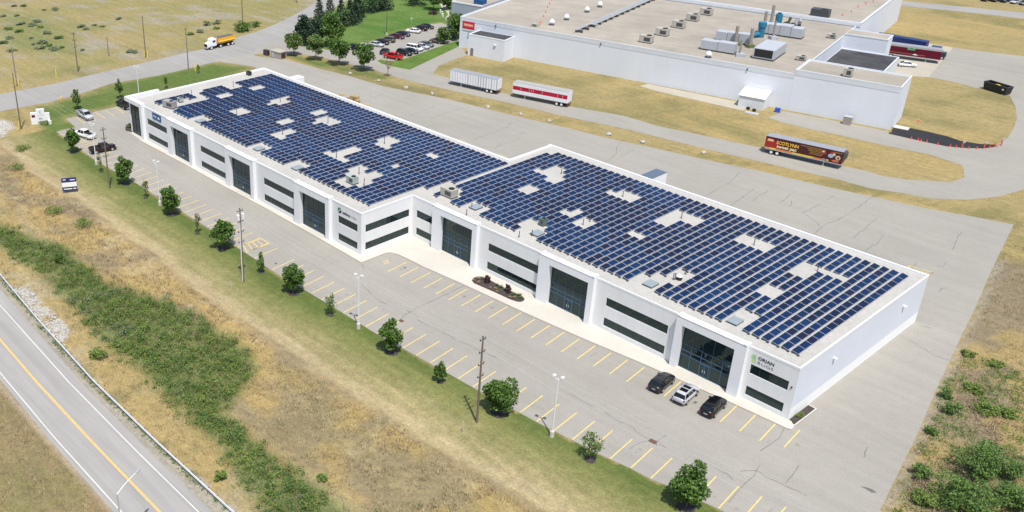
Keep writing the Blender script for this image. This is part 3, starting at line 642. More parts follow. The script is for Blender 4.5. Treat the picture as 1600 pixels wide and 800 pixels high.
# corner entrance at the far end: overhanging band, glass on two sides
b = MB()
b.box(XL - .6, -149.9, YL - .75, YL + .3, 7.95, 8.95); b.box(XL - .6, XL + .4, YL + .301, YL + 8.2, 7.95, 8.95); b.box(-151.0, -149.9, YL - .74, YL + .02, 0, 7.95)
o = b.build('entrance_frame', WHITE2, bld); o['label'] = 'overhanging white corner frame at the far end'
b = MB(); b.poly([(XL + .5, YL + .155, .1), (-151.0, YL + .155, .1), (-151.0, YL + .155, 7.9), (XL + .5, YL + .155, 7.9)]); b.poly([(XL + .155, YL + 6.2, .1), (XL + .155, YL + .5, .1), (XL + .155, YL + .5, 7.9), (XL + .155, YL + 6.2, 7.9)])
cw = b.build('curtain_wall', GLASS, bld)
b = MB()
for x in (-156.55, -154.8, -153.0, -151.1): b.box(x - .05, x + .05, YL + .08, YL + .153, .1, 7.9)
for z in (.1, 2.3, 3.9, 6.0, 7.8): b.box(-156.6, -151.0, YL + .07, YL + .152, z, z + .1)
b.build('mullion_grid', MULLD, cw)
# wall lamps on the end wall, small boxes and downpipes
for y, z in ((10.26, 5.64), (32.21, 5.64)):
    b = MB(); b.box(XR, XR + .32, y - .22, y + .22, z - .05, z + .18); b.loft([[(XR + .32, y - .22, z - .05), (XR + .32, y + .22, z - .05), (XR + .32, y + .22, z + .18), (XR + .32, y - .22, z + .18)], [(XR + .5, y - .16, z + .02), (XR + .5, y + .16, z + .02), (XR + .5, y + .16, z + .1), (XR + .5, y - .16, z + .1)]])
    b.build('wall_lamp', LAMPW, bld)
b = MB(); b.box(-.62, -.42, -.12, -.001, 5.0, 5.25); b.build('wall_box', DGREY, bld)
# signs on the facade
s = MB(); y = -.035
add_text(s, 'ORIAN', .66, lambda u, v: (-5.62 + u, y, 6.93 + v), 0, bold=.018, width=2.25)
add_text(s, 'RUGS', .62, lambda u, v: (-5.62 + u, y, 6.22 + v), 0, bold=-.004, width=2.2, space=1.1)
sg = s.build('wall_sign', INK, bld); sg['label'] = 'dark ORIAN RUGS lettering with a green emblem'
s = MB()
s.poly([(-6.5, y, 6.32), (-5.85, y, 6.20), (-5.78, y, 6.62), (-6.3, y, 6.75)], 1); s.poly([(-6.42, y - .004, 6.8), (-5.95, y - .004, 6.66), (-5.88, y - .004, 7.2), (-6.25, y - .004, 7.42)], 0); s.poly([(-6.6, y, 6.8), (-6.45, y, 6.78), (-6.3, y, 7.4), (-6.5, y, 7.3)], 2)
s.build('emblem', [GREENP, mat('lime_paint', (.50, .66, .28), .5), mat('sage_paint', (.45, .62, .45), .5)], sg)
s = MB(); y = YL - .035
add_text(s, 'safety', .78, lambda u, v: (-78.35 + u, y, 6.52 + v), 0, bold=.022, width=2.2)
add_text(s, 'today', .74, lambda u, v: (-76.05 + u, y, 6.55 + v), 1, bold=-.004, width=1.6)
sg = s.build('wall_sign', [INK, mat('slate_lettering', (.16, .20, .28), .5)], bld); sg['label'] = 'safety today lettering with a round green and navy emblem'
s = MB(); cx, cz, rad = -79.15, 6.88, .56
def arc(a0, a1, r0, r1, m):
    n = 10
    for i in range(n):
        t0, t1 = R_(a0 + (a1 - a0) * i / n), R_(a0 + (a1 - a0) * (i + 1) / n)
        s.poly([(cx + r0 * math.cos(t0), y, cz + r0 * math.sin(t0)), (cx + r0 * math.cos(t1), y, cz + r0 * math.sin(t1)), (cx + r1 * math.cos(t1), y, cz + r1 * math.sin(t1)), (cx + r1 * math.cos(t0), y, cz + r1 * math.sin(t0))], m)
arc(40, 200, .18, rad, 0); arc(225, 380, .18, rad, 1)
s.build('emblem', [DGREENP, NAVYP], sg)
s = MB(); y = YL - .10
s.box(-146.0, -142.2, y, YL - .001, 6.48, 7.98); sg = s.build('wall_sign', BLUEP, bld); sg['label'] = 'blue sign board with white lettering'
s = MB()
for i, (u0, u1, h) in enumerate(((-145.6, -145.45, .5), (-145.35, -145.2, .42), (-145.1, -144.9, .5), (-144.8, -144.62, .4), (-144.52, -144.4, .5), (-144.3, -144.1, .42))):
    s.poly([(u0, y - .006, 7.02), (u1, y - .006, 7.02), (u1 + .05, y - .006, 7.02 + h), (u0 + .05, y - .006, 7.02 + h)])
s.poly([(-145.6, y - .006, 7.2), (-144.1, y - .006, 7.2), (-144.1, y - .006, 7.3), (-145.6, y - .006, 7.3)])
s.poly([(-143.8, y - .007, 6.95), (-142.6, y - .007, 6.95), (-143.1, y - .007, 7.65)]); s.build('lettering', INKW, sg)
# --- docked trailers show behind; see vehicles. Roof furniture -------------------------------------------------
def rooftop(name, label, cat, u, v, size, rz, m, fan=True, grp=None, z=ROOFZ, feet=.25):
    c = at(u, v, z); t = thing(name, label, cat, c, rz, grp); x, y, h = size
    b = MB(); b.box(-x / 2, x / 2, -y / 2, y / 2, feet, feet + h); b.box(-x / 2 - .03, x / 2 + .03, -y / 2 - .03, y / 2 + .03, feet + h, feet + h + .05)
    b.build('casing', m, t)
    b = MB()
    b.box(-x * .5, x * .5, -y * .5, y * .5, .0, feet - .001)
    b.build('base_rail', DGREY, t)
    b = MB()
    b.box(-x / 2 - .02, -x / 2 - .001, -y * .42, y * .42, feet + h * .15, feet + h * .85); b.build('grille', DGREY, t)
    b = MB(); b.box(-x * .1, x * .42, -y / 2 - .02, -y / 2 - .001, feet + h * .2, feet + h * .8)
    b.build('grille', DGREY, t)
    if fan:
        b = MB(); b.cyl((x * .2, 0, feet + h + .05), (x * .2, 0, feet + h + .16), min(x, y) * .33, n=14); b.build('fan', BLACK, t)
    return t
rooftop('rooftop_air_conditioner', 'large beige rooftop unit at the inner corner of the stepped roof', 'air conditioner', 701.5, 306.5, (2.9, 1.7, 1.35), 0.0, BEIGE)
rooftop('rooftop_air_conditioner', 'grey green rooftop unit in a clearing of panels near the stepped corner', 'air conditioner', 550.5, 286, (2.0, 1.4, 1.15), 0.0, GREENU)
rooftop('rooftop_air_conditioner', 'small dark green rooftop unit beside a pale skylight on the near roof', 'air conditioner', 847.5, 352, (1.0, 1.0, 1.05), 0.0, DGREENU)
rooftop('rooftop_air_conditioner', 'wide grey rooftop unit with a dark end near the far front corner of the roof', 'air conditioner', 265.5, 168, (3.2, 1.5, 1.35), 0.25, mat('dull_grey_unit', (.33, .31, .30), .6, var=.1, scale=1))
rooftop('rooftop_air_conditioner', 'small pale grey rooftop unit behind the wide grey one', 'air conditioner', 282, 159.5, (1.1, 1.0, .8), 0.0, GREENU)
rooftop('rooftop_air_conditioner', 'small black rooftop box by the far back corner of the roof', 'air conditioner', 389, 117.5, (1.2, .9, .7), 0.0, BLACK, fan=False)
t = thing('exhaust_fan', 'black drum exhaust fan with white cap on the near roof', 'exhaust fan', at(1061, 437, ROOFZ))
b = MB(); b.cyl((0, 0, 0), (0, 0, .62), .42, .5, 14); b.build('drum', BLACK, t); b = MB(); b.cyl((0, 0, .62), (0, 0, .82), .5, .30, 14); b.cyl((0, 0, .82), (0, 0, .95), .22, .2, 12); b.build('cap', LAMPW, t)
SKY_LAB = ['nearest the three parked cars', 'beside the black exhaust fan', 'beside the small dark green unit', 'next to the beige unit at the inner corner', 'between the second and third entrances of the far wing', 'above the second entrance of the far wing', 'nearest the blue sign at the far end']
for (u, v), lab in zip(((1148, 503), (1016.5, 445), (839.5, 366), (743.5, 325), (465, 263.5), (405, 233.5), (313.5, 190)), SKY_LAB):
    c = at(u, v, ROOFZ); t = thing('skylight', 'flat grey roof hatch ' + lab, 'skylight', c, 0, 'roof hatches along the front of the roof')
    b = MB(); b.box(-.8, .8, -1.0, 1.0, 0, .25); b.build('curb', DGREY, t)
    b = MB(); b.loft([[(-.85, -1.05, .251), (.85, -1.05, .251), (.85, 1.05, .251), (-.85, 1.05, .251)], [(-.8, -1.0, .36), (.8, -1.0, .36), (.8, 1.0, .36), (-.8, 1.0, .36)]]); b.build('lid', SKYL, t)
VENTS = [(364.7, 136), (438, 159.5), (370, 179.5), (441.7, 210), (299.5, 150), (512.5, 192.5), (600.7, 224.5), (525.7, 246), (561, 272), (569, 290), (737, 326), (729, 336), (831, 368.5), (811, 370.5), (877, 271.5), (973, 307), (921.5, 346.5), (911, 351), (1064.7, 341), (1178, 383), (1071, 428.5), (1277, 424), (1052, 437), (1054.5, 436.5)]
vp = None
for i, (u, v) in enumerate(VENTS):
    c = at(u, v, ROOFZ)
    if vp is None:
        b = MB(); b.cyl((0, 0, 0), (0, 0, 1.35), .065, n=8); b.cyl((0, 0, 0), (0, 0, .12), .16, .09, 8); b.cyl((0, 0, 1.3), (0, 0, 1.42), .1, n=8)
        vp = b.build('vent_pipe', DGREY); tag(vp, 'thin grey vent pipe standing in a gap between the solar panels', 'vent pipe', 'vent pipes on the roof'); o = vp
    else: o = vp.copy(); COL.objects.link(o)
    o.location = c; o.scale = (1, 1, 1.0 if i < 10 else .75)

# ------------------------------------------------------------------ solar panels
HOLES = [zp(1100, 420, 5.715, [(130, 470), (165, 450), (340, 345), (390, 345), (520, 405), (430, 470), (345, 530), (280, 560)]), zp(1100, 420, 5.715, [(500, 190), (600, 125), (740, 180), (635, 250)]),
         [(1230, 427), (1264, 406), (1283, 416), (1325, 437.5), (1316, 442.5), (1277, 426), (1252, 438.5)],
         zp(960, 390, 6.667, [(130, 310), (215, 272), (330, 235), (385, 255), (470, 232), (540, 247), (700, 180), (870, 240), (720, 325), (640, 350), (590, 335), (420, 412), (300, 420)]),
         zp(820, 300, 6.667, [(-60, 330), (0, 285), (80, 265), (150, 290), (300, 345), (235, 375), (265, 398), (130, 465), (60, 480), (-90, 430)]),
         zp(820, 300, 6.667, [(340, 210), (470, 165), (590, 210), (450, 270)]), zp(820, 300, 6.667, [(465, 325), (660, 245), (795, 295), (590, 390)]),
         zp(680, 250, 5.715, [(30, 190), (150, 232), (280, 312), (150, 362), (40, 350)]), zp(680, 250, 5.715, [(200, 405), (370, 358), (525, 420), (400, 480), (300, 480)]), zp(680, 250, 5.715, [(725, 270), (830, 230), (930, 270), (810, 320)]),
         zp(820, 220, 5.715, [(80, 265), (130, 250), (170, 268), (300, 225), (395, 265), (330, 303), (375, 335), (260, 390), (180, 345), (205, 322)]), zp(820, 220, 5.715, [(735, 455), (785, 450), (830, 472), (890, 438), (1055, 495), (945, 552)]),
         zp(1000, 280, 5.715, [(118, 380), (340, 278), (580, 365), (490, 418), (360, 375), (235, 432)]), [(1147, 374), (1162, 365), (1176, 370), (1205, 377), (1219, 381), (1207, 387), (1186, 390)], zp(800, 200, 4, [(750, 715), (800, 710), (830, 730), (790, 747)]), zp(800, 200, 4, [(700, 665), (790, 632), (865, 665), (790, 705)]),
         zp(500, 230, 8, [(335, 330), (375, 265), (540, 222), (640, 265), (560, 300), (700, 300), (815, 345), (655, 410), (680, 432), (520, 492), (470, 492), (430, 472), (310, 502), (185, 415)]),
         zp(480, 160, 6.667, [(188, 520), (260, 505), (290, 515), (530, 458), (612, 490), (385, 565), (475, 605), (420, 627), (310, 580)]), zp(480, 160, 6.667, [(655, 385), (780, 348), (820, 358), (900, 343), (995, 375), (860, 430), (940, 465), (875, 482), (800, 445), (700, 470), (680, 455), (715, 410)]),
         zp(480, 160, 6.667, [(905, 655), (960, 638), (1008, 660), (940, 682)]), zp(480, 160, 6.667, [(58, 100), (180, 58), (243, 90), (130, 127)]), zp(480, 160, 6.667, [(65, 200), (120, 148), (260, 138), (378, 185), (260, 222), (150, 227)]), zp(480, 160, 6.667, [(308, 235), (370, 220), (392, 240), (330, 257)]),
         zp(620, 200, 7.275, [(303, 315), (430, 273), (542, 310), (400, 362)]), zp(380, 190, 8, [(375, 165), (430, 120), (600, 73), (672, 105), (520, 162), (540, 187), (460, 207)]), zp(380, 190, 8, [(30, 315), (110, 295), (240, 268), (392, 325), (210, 387), (120, 365)]), zp(380, 190, 8, [(500, 532), (700, 488), (842, 540), (690, 617), (560, 602)]),
         zp(340, 110, 7.275, [(40, 145), (180, 113), (303, 170), (160, 207), (40, 207), (130, 180)]), zp(340, 110, 7.275, [(368, 185), (500, 148), (562, 175), (430, 217)]), zp(340, 110, 7.275, [(-20, 278), (130, 243), (192, 270), (50, 307)]), zp(340, 110, 7.275, [(552, 350), (720, 283), (803, 305), (720, 335), (873, 335), (730, 382), (620, 387)]), zp(340, 110, 7.275, [(148, 455), (310, 418), (402, 460), (240, 502)]), zp(340, 110, 7.275, [(672, 575), (830, 538), (892, 565), (740, 612)]), zp(340, 110, 7.275, [(636, 730), (690, 690), (830, 648), (903, 680), (760, 730), (782, 745), (710, 772)]),
         zp(220, 100, 6.667, [(150, 425), (190, 405), (510, 350), (590, 345), (585, 322), (540, 320), (405, 300), (500, 288), (655, 268), (620, 300), (718, 350), (430, 432), (290, 485)]), zp(220, 100, 6.667, [(495, 562), (660, 528), (748, 570), (700, 597), (570, 600)])]
HOLES = [pix(p, 8.42) for p in HOLES]
PL, PW, TILT, PITCH, STEP = 1.83, 1.03, R_(9.5), 1.42, 1.8945
slots = []
for k in range(49):
    xl = -1.9 - PITCH * k
    n = 18 if k < 48 else 17
    for j in range(n): slots.append((xl, 3.15 + STEP * (j + .5)))
for k in range(58):
    xl = -72.35 - PITCH * k
    ys = {0: 9.0, 1: 3.2, 2: -9.35}.get(k, -9.35)
    n = int((25.25 - ys) / STEP + .3)
    for j in range(n):
        y = 25.25 - STEP * (n - j - .5)
        if xl < -151.5: continue
        slots.append((xl, y))
cs, sn = math.cos(TILT), math.sin(TILT)
ax = np.array([s[0] - PW / 2 for s in slots]); ay = np.array([s[1] for s in slots]); keep = np.ones(len(slots), bool)
for h in HOLES: keep &= ~inside(ax, ay, h)
slots = [s for s, k in zip(slots, keep) if k]
def panel(mb, xl, yc, z0, mi, seed=0, legs=True):
    """low edge at xl, tilting up towards -x"""
    def P(a, c, d): return (xl - a * cs - d * sn, yc + c, z0 + a * sn - d * cs * 0 + d)
    h = PL / 2; fr_ = .022
    mb.add([P(0, -h, 0), P(0, h, 0), P(PW, h, 0), P(PW, -h, 0), P(0, -h, .04), P(0, h, .04), P(PW, h, .04), P(PW, -h, .04)], [(0, 1, 5, 4), (1, 2, 6, 5), (2, 3, 7, 6), (3, 0, 4, 7), (4, 5, 6, 7)], 4)
    mb.add([P(fr_, -h + fr_, .046), P(fr_, h - fr_, .046), P(PW - fr_, h - fr_, .046), P(PW - fr_, -h + fr_, .046)], [(0, 1, 2, 3)], mi)
    if legs:
        for c in (-h * .7, h * .7):
            x, y, z = P(PW * .92, c, 0); mb.box(x - .03, x + .03, y - .03, y + .03, ROOFZ - z0 + 0 if False else ROOFZ, z, 5)
            x, y, z = P(.06, c, 0); mb.box(x - .03, x + .03, y - .03, y + .03, ROOFZ, z, 5)
slots.sort(key=lambda s: (s[0] - CAM_C[0]) ** 2 + (s[1] - CAM_C[1]) ** 2)
PM = PANELS + [ALU, DGREY]
ZP = ROOFZ + .14; rr = random.Random(11)
def pick(x, y): 
    q = float(vnoise(np.array([x / 6.0]), np.array([y / 9.0]), 3)[0]) + rr.uniform(-.35, .35)
    return 0 if q < .33 else 2 if q < .45 else 1 if q < .93 else 3
proto = {}
for s in slots[:300]:
    k = pick(*s)
    if k not in proto:
        mb = MB(); panel(mb, 0, 0, ZP, k); mb.v = [(x, y, z - ROOFZ) for x, y, z in mb.v]
        o = mb.build('solar_panel', PM); proto[k] = o
        tag(o, 'white framed dark blue solar panel tilted on the near half of the gravel roof', 'solar panel', 'solar panels in rows on the near half of the roof')
    else: o = proto[k].copy(); COL.objects.link(o)
    o.location = (s[0], s[1], ROOFZ)
mb = MB()
for s in slots[300:]: panel(mb, s[0], s[1], ZP, pick(*s))
o = mb.build('solar_panels', PM); tag(o, 'remaining rows of dark blue solar panels covering the rest of the flat roof', 'solar panels', kind='stuff')
# weighted racking feet that stick out at the front ends of the rows
b = MB(); ends = {}
for x, y in slots:
    key = round(x, 1); ends[key] = min(ends.get(key, 1e9), y)
for x, y in ends.items():
    b.box(x - .95, x + .02, y - PL / 2 - .12, y - PL / 2 - .02, ROOFZ, ROOFZ + .10); b.box(x - .1, x + .2, y - PL / 2 - .35, y - PL / 2 - .03, ROOFZ, ROOFZ + .16)
tag(b.build('panel_racking', DGREY), 'dark ballast feet along the front ends of the solar panel rows', 'racking', kind='stuff')
# ------------------------------------------------------------------ warehouse behind
WA = R_(11.6); WO = (-159.8, 102.6)
WU = (math.cos(WA), math.sin(WA)); WV = (-math.sin(WA), math.cos(WA))
def W(s, t, z=0): return (WO[0] + s * WU[0] + t * WV[0], WO[1] + s * WU[1] + t * WV[1], z)
def st_of(u, v, z):
    p = at(u, v, z); dx, dy = p[0] - WO[0], p[1] - WO[1]
    return dx * WU[0] + dy * WU[1], dx * WV[0] + dy * WV[1]
wh = thing('warehouse', 'huge white walled warehouse with tan gravel roof covered in machinery', 'warehouse', (WO[0], WO[1], 0), WA)
HM, HB = 9.5, 10.6
b = MB()
def wbox(x0, x1, y0, y1, h): b.box(x0, x1, y0, y1, 0, h)
b.box(0, 97.4, 0, 60, 0, HM - .3); b.box(97.42, 121, 0, 11.6, 0, HB - .3); b.box(-12, 98.6, 60.01, 118, 0, HB - .3); b.box(97.41, 108.5, 46.6, 53, 0, 9.9); b.box(97.41, 112.2, 11.61, 46.59, 0, 5.7)
b.build('wall', WHWALL, wh)
b = MB(); b.flat([(0.4, .4), (97, .4), (97, 60), (.4, 60)], HM - .28); b.flat([(97.8, .4), (120.6, .4), (120.6, 11.2), (97.8, 11.2)], HB - .28); b.flat([(-11.6, 60.4), (98.2, 60.4), (98.2, 117.6), (-11.6, 117.6)], HB - .28); b.flat([(97.5, 46.9), (108.2, 46.9), (108.2, 52.7), (97.5, 52.7)], 9.92)
b.build('roof', WHROOF, wh)
b = MB(); b.flat([(97.5, 11.9), (111.9, 11.9), (111.9, 46.4), (97.5, 46.4)], 5.72); r2 = b.build('roof', BLKROOF, wh); r2['label'] = 'dark stained lower roof in the court'
b = MB()
def rim(x0, x1, y0, y1, z, w=.4, sides='SENW', lo=.32):
    if 'S' in sides: b.box(x0 - .05, x1 + .05, y0 - .06, y0 + w, z - lo, z)
    if 'N' in sides: b.box(x0 - .05, x1 + .05, y1 - w, y1 + .06, z - lo, z)
    if 'W' in sides: b.box(x0 - .06, x0 + w, y0 + w + .01, y1 - w - .01, z - lo, z)
    if 'E' in sides: b.box(x1 - w, x1 + .06, y0 + w + .01, y1 - w - .01, z - lo, z)
rim(0, 97.4, 0, 60, HM, .22, sides='SWE'); rim(97.45, 121, 0, 11.6, HB, .22); rim(-12, 98.6, 60.02, 118, HB, .5, 'SWE'); rim(97.42, 108.5, 46.6, 53, 10.1, .3, 'SEN'); rim(97.42, 112.2, 11.62, 46.59, 5.9, .3, 'EN')
b.build('parapet', COPING, wh)
b = MB(); b.box(.3, 97.4, -.05, -.005, HM - 1.35, HM - .33); b.box(97.5, 120.9, -.05, -.005, HB - 1.45, HB - .33); b.box(-12, 98.5, 59.85, 60.0, HB - 1.1, HB - .33)
b.build('fascia_band', COPING, wh)
# annex
b = MB(); b.box(7, 19.2, -6.2, -.11, 0, 6.2); ann = b.build('annex', WHWALL, wh)
b = MB(); b.flat([(7.3, -5.9), (18.9, -5.9), (18.9, -.2), (7.3, -.2)], 6.22); b.build('annex_roof', BLKROOF, ann)
b = MB()
for q in ((6.95, 19.25, -6.25, -5.95), (6.95, 7.25, -5.94, -.12), (18.95, 19.25, -5.94, -.12)): b.box(q[0], q[1], q[2], q[3], 6.15, 6.42)
b.build('annex_parapet', WHITE2, ann)
b = MB(); b.box(7.9, 8.9, -6.26, -6.205, 0.05, 2.3); b.build('door', mat('brown_door', (.22, .17, .15), .6), wh)
b = MB(); b.box(15.8, 16.5, -6.55, -6.205, 4.3, 4.7); b.build('wall_lamp', LAMPW, wh)
b = MB(); b.box(1.0, 5.2, -.16, -.105, 6.0, 8.3); sg = b.build('wall_sign', REDP, wh); sg['label'] = 'red sign board with pale lettering'
b = MB(); b.poly([(1.35, -.17, 6.7), (4.85, -.17, 6.7), (4.85, -.17, 7.75), (1.35, -.17, 7.75)], 1)
for i, (u0, u1, h) in enumerate(((1.6, 2.1, .62), (2.2, 2.6, .5), (2.7, 3.1, .6), (3.2, 3.6, .5), (3.7, 4.1, .6), (4.2, 4.6, .5))): b.poly([(u0, -.176, 6.95), (u1, -.176, 6.95), (u1, -.176, 6.95 + h), (u0, -.176, 6.95 + h)], 0)
b.build('lettering', [mat('pale_gold_lettering', (.80, .55, .30), .5), mat('light_red_field', (.65, .10, .10), .5)], sg)
b = MB(); b.box(1.0, 5.2, -.14, -.105, 5.5, 5.95); b.build('sign_strip', COPING, wh)
b = MB(); b.box(3.2, 6.6, -.5, -.105, 4.6, 4.85); b.build('door_canopy', DGREY, wh)
b = MB()
for s_ in (44, 62.5, 76.5, 103, 113): b.box(s_ - .03, s_ + .03, -.012, -.004, 0, 8)
for s_ in (62.5, 88): b.box(s_, s_ + 3.6, -.012, -.004, 5.6, 5.68)
b.build('panel_joint', COPING, wh)
b = MB()
for s_ in (12.5, 46, 86): b.box(s_ - .15, s_ + .15, -.3, -.11, HM - 1.2, HM - .75)
b.build('overflow_scupper', DGREY, wh)
b = MB(); b.box(112.0, 112.25, 13, 44, .0, .1)
b = MB()
for i in range(7): b.box(98.5 + .001, 99.2, 14.0 + i * 4.3, 15.4 + i * 4.3, 7.6, 7.7)
# small office wing at the left
of = thing('office_wing', 'low grey blue office wing beside the far corner of the big warehouse', 'building', W(-24.5, 33.8), WA)
b = MB(); b.box(0, 12.3, 0, 22, 0, 4.6); b.box(0, 12.3, 22.01, 40, 0, 5.6); b.build('wall', mat('grey_blue_wall', (.34, .39, .46), .7, var=.05, scale=.3), of)
b = MB(); b.flat([(.3, .3), (12.2, .3), (12.2, 21.7), (.3, 21.7)], 4.63); b.flat([(.3, 22.3), (12.2, 22.3), (12.2, 39.7), (.3, 39.7)], 5.63); b.build('roof', WHROOF, of)
b = MB(); b.box(-.1, 12.3, -.1, .25, 4.35, 4.8); b.box(-.1, .25, .26, 21.8, 4.35, 4.8); b.box(-.1, .3, 22.02, 40, 5.3, 5.8); b.box(.31, 12.3, 21.9, 22.25, 5.3, 5.8); b.build('parapet', WHITE2, of)
b = MB(); b.box(7.8, 11.2, 1.5, 4.5, 4.64, 6.2); b.build('roof_box', BLUEP, of)
# lean-to shed against the wall
sd = thing('lean_to_shed', 'white lean-to shed with sloping roof against the warehouse wall', 'shed', W(89.6, -2.4), WA)
b = MB(); b.add([(-3.1, -2.1, 0), (3.1, -2.1, 0), (3.1, 2.25, 0), (-3.1, 2.25, 0), (-3.1, -2.1, 3.0), (3.1, -2.1, 3.0), (3.1, 2.25, 4.0), (-3.1, 2.25, 4.0)], [(0, 1, 5, 4), (1, 2, 6, 5), (2, 3, 7, 6), (3, 0, 4, 7)]); b.build('wall', mat('corrugated_white', (.66, .68, .71), .6, var=.06, scale=3, stretch=(8, .3, .3)), sd)
b = MB(); b.add([(-3.3, -2.35, 2.98), (3.3, -2.35, 2.98), (3.3, 2.28, 4.03), (-3.3, 2.28, 4.03), (-3.3, -2.35, 3.08), (3.3, -2.35, 3.08), (3.3, 2.28, 4.13), (-3.3, 2.28, 4.13)], [(0, 1, 5, 4), (1, 2, 6, 5), (2, 3, 7, 6), (3, 0, 4, 7), (4, 5, 6, 7), (3, 2, 1, 0)]); b.build('roof', mat('bright_white_roof', (.88, .88, .88), .5), sd)
for i, (u, v, lab) in enumerate(((1168.5, 171, 'left of the two black barrels standing by the white shed'), (1178, 174, 'right of the two black barrels standing by the white shed'))):
    t = thing('barrel', lab, 'barrel', at(u, v)); b = MB(); b.cyl((0, 0, 0), (0, 0, .8), .42, n=12); b.build('drum', BLACK, t); b = MB(); b.cyl((0, 0, .8), (0, 0, .86), .45, n=12); b.build('lid', SKYL, t)
b = MB(); b.obox((0, 0, 0), (3.2, 1.6, .15), WA); tag(b.build('pallet_slab', PALEU, loc=at(1174.5, 177)), 'white slab lying on the dry grass before the barrels', 'slab')
t = thing('blue_bin', 'bright blue bin beside the white lean-to shed', 'bin', at(1214.5, 175), .3); b = MB(); b.box(-.6, .6, -.45, .45, 0, .95); b.build('tub', mat('bright_blue_plastic', (.02, .10, .55), .4), t); b = MB(); b.box(-.63, .63, -.48, .48, .96, 1.04); b.build('lid', mat('blue_lid', (.02, .08, .40), .4), t)
t = thing('wall_cabinet', 'small brown grey cabinet standing at the foot of the warehouse wall', 'cabinet', at(1323, 194), WA); b = MB(); b.box(-.9, .9, -.7, .7, 0, 1.9); b.build('casing', BROWNP, t); b = MB(); b.box(-.95, .95, -.75, .75, 1.91, 2.0); b.build('lid', STEEL, t)
# machinery on the warehouse roof
ZR, ZB = HM - .28, HB - .28
for i, (u, v) in enumerate(((1009.5, 66), (1034.5, 55), (1060, 43), (1082, 32), (1103, 23))):
    lab = ['first beige louvred roof unit of the row of five, nearest the white wall', 'second beige louvred roof unit from the white wall in the row of five', 'middle beige louvred roof unit of the row of five', 'fourth beige louvred roof unit from the white wall in the row of five', 'last beige louvred roof unit of the row of five, farthest from the white wall'][i]
    rooftop('rooftop_air_conditioner', lab, 'air conditioner', u, v, (3.4, 2.3, 1.7), WA, BEIGE, grp='row of five beige roof units', z=ZR)
rooftop('rooftop_air_conditioner', 'low beige unit alone on the tan roof near the second roof step', 'air conditioner', 1299, 59.5, (2.2, 1.5, .9), WA, BEIGE, z=ZR)
rooftop('rooftop_air_conditioner', 'low beige unit on the tan roof near the front right parapet corner', 'air conditioner', 1251, 94, (2.3, 1.5, .9), WA, BEIGE, z=ZR)
rooftop('rooftop_air_conditioner', 'square beige unit on the raised front block of the warehouse', 'air conditioner', 1324, 119, (1.9, 1.9, 1.7), WA, BEIGE, z=ZB)
rooftop('rooftop_air_conditioner', 'long dark louvred unit on the far raised roof', 'air conditioner', 1281, 26, (5.0, 3.0, 2.0), WA, DGREY, z=ZB)
rooftop('rooftop_air_conditioner', 'small dark box on the near left edge of the tan roof', 'air conditioner', 835, 41, (1.5, 1.0, .5), WA, GREENU, fan=False, z=ZR)
for i, (u, v, lab) in enumerate(((862, 39, 'first silver roof turbine from the front wall in the line of four'), (885, 31, 'second silver roof turbine from the front wall'), (917, 19, 'third silver roof turbine from the front wall'), (937, 11, 'fourth silver roof turbine, farthest from the front wall'), (1106.5, 90, 'silver roof turbine alone by the parapet near the white air handlers'))):
    t = thing('roof_turbine', lab, 'roof vent', at(u, v, ZR), 0, 'silver roof turbines')
    b = MB(); b.cyl((0, 0, 0), (0, 0, .35), .85, .7, 12); b.build('curb', DGREY, t)
    b = MB(); b.cyl((0, 0, .35), (0, 0, .8), .45, .45, 12); b.cyl((0, 0, .8), (0, 0, 1.05), .85, .85, 12); b.cyl((0, 0, 1.05), (0, 0, 1.75), .85, .4, 12); b.build('hood', LAMPW, t)
def ahu(label, u, v, L, D, Hh, segs, rz=WA, intake=False):
    t = thing('air_handler', label, 'air handler', at(u, v, ZR), rz)
    b = MB(); n = segs
    for k in range(n):
        x0 = -L / 2 + L * k / n; x1 = -L / 2 + L * (k + 1) / n; h = Hh * (1 + .06 * ((k * 7) % 3 - 1))
        b.box(x0 + .06, x1 - .06, -D / 2, D / 2, .4, .4 + h)
    b.build('casing', PALEU, t)
    b = MB()
    for k in range(1, n): x = -L / 2 + L * k / n; b.box(x - .06, x + .06, -D / 2 + .1, D / 2 - .1, .4, .3 + Hh)
    b.box(-L / 2, L / 2, -D / 2 + .1, D / 2 - .1, 0, .39); b.build('base_frame', DGREY, t)
    b = MB()
    if intake: b.box(-L * .42, L * .42, -D / 2 - .05, -D / 2 - .001, .7, .1 + Hh)
    else: b.box(-L / 2 - .05, -L / 2 + .055, -D * .35, D * .35, .7, .1 + Hh)
    b.build('louvre', BLACK, t); return t
ahu('white air handler box nearest the front parapet, left of the big intake unit', 1122, 80, 9.0, 2.6, 2.4, 2)
ahu('white air handler box just behind the front one, beside a brown stack', 1146, 66, 9.5, 2.6, 2.4, 3)
ahu('long white four section air handler farthest from the front parapet', 1219, 55, 12.0, 3.2, 2.6, 4)
ahu('big white air handler with a wide black intake facing the front', 1201, 87, 5.4, 10.5, 2.6, 1, WA, True)
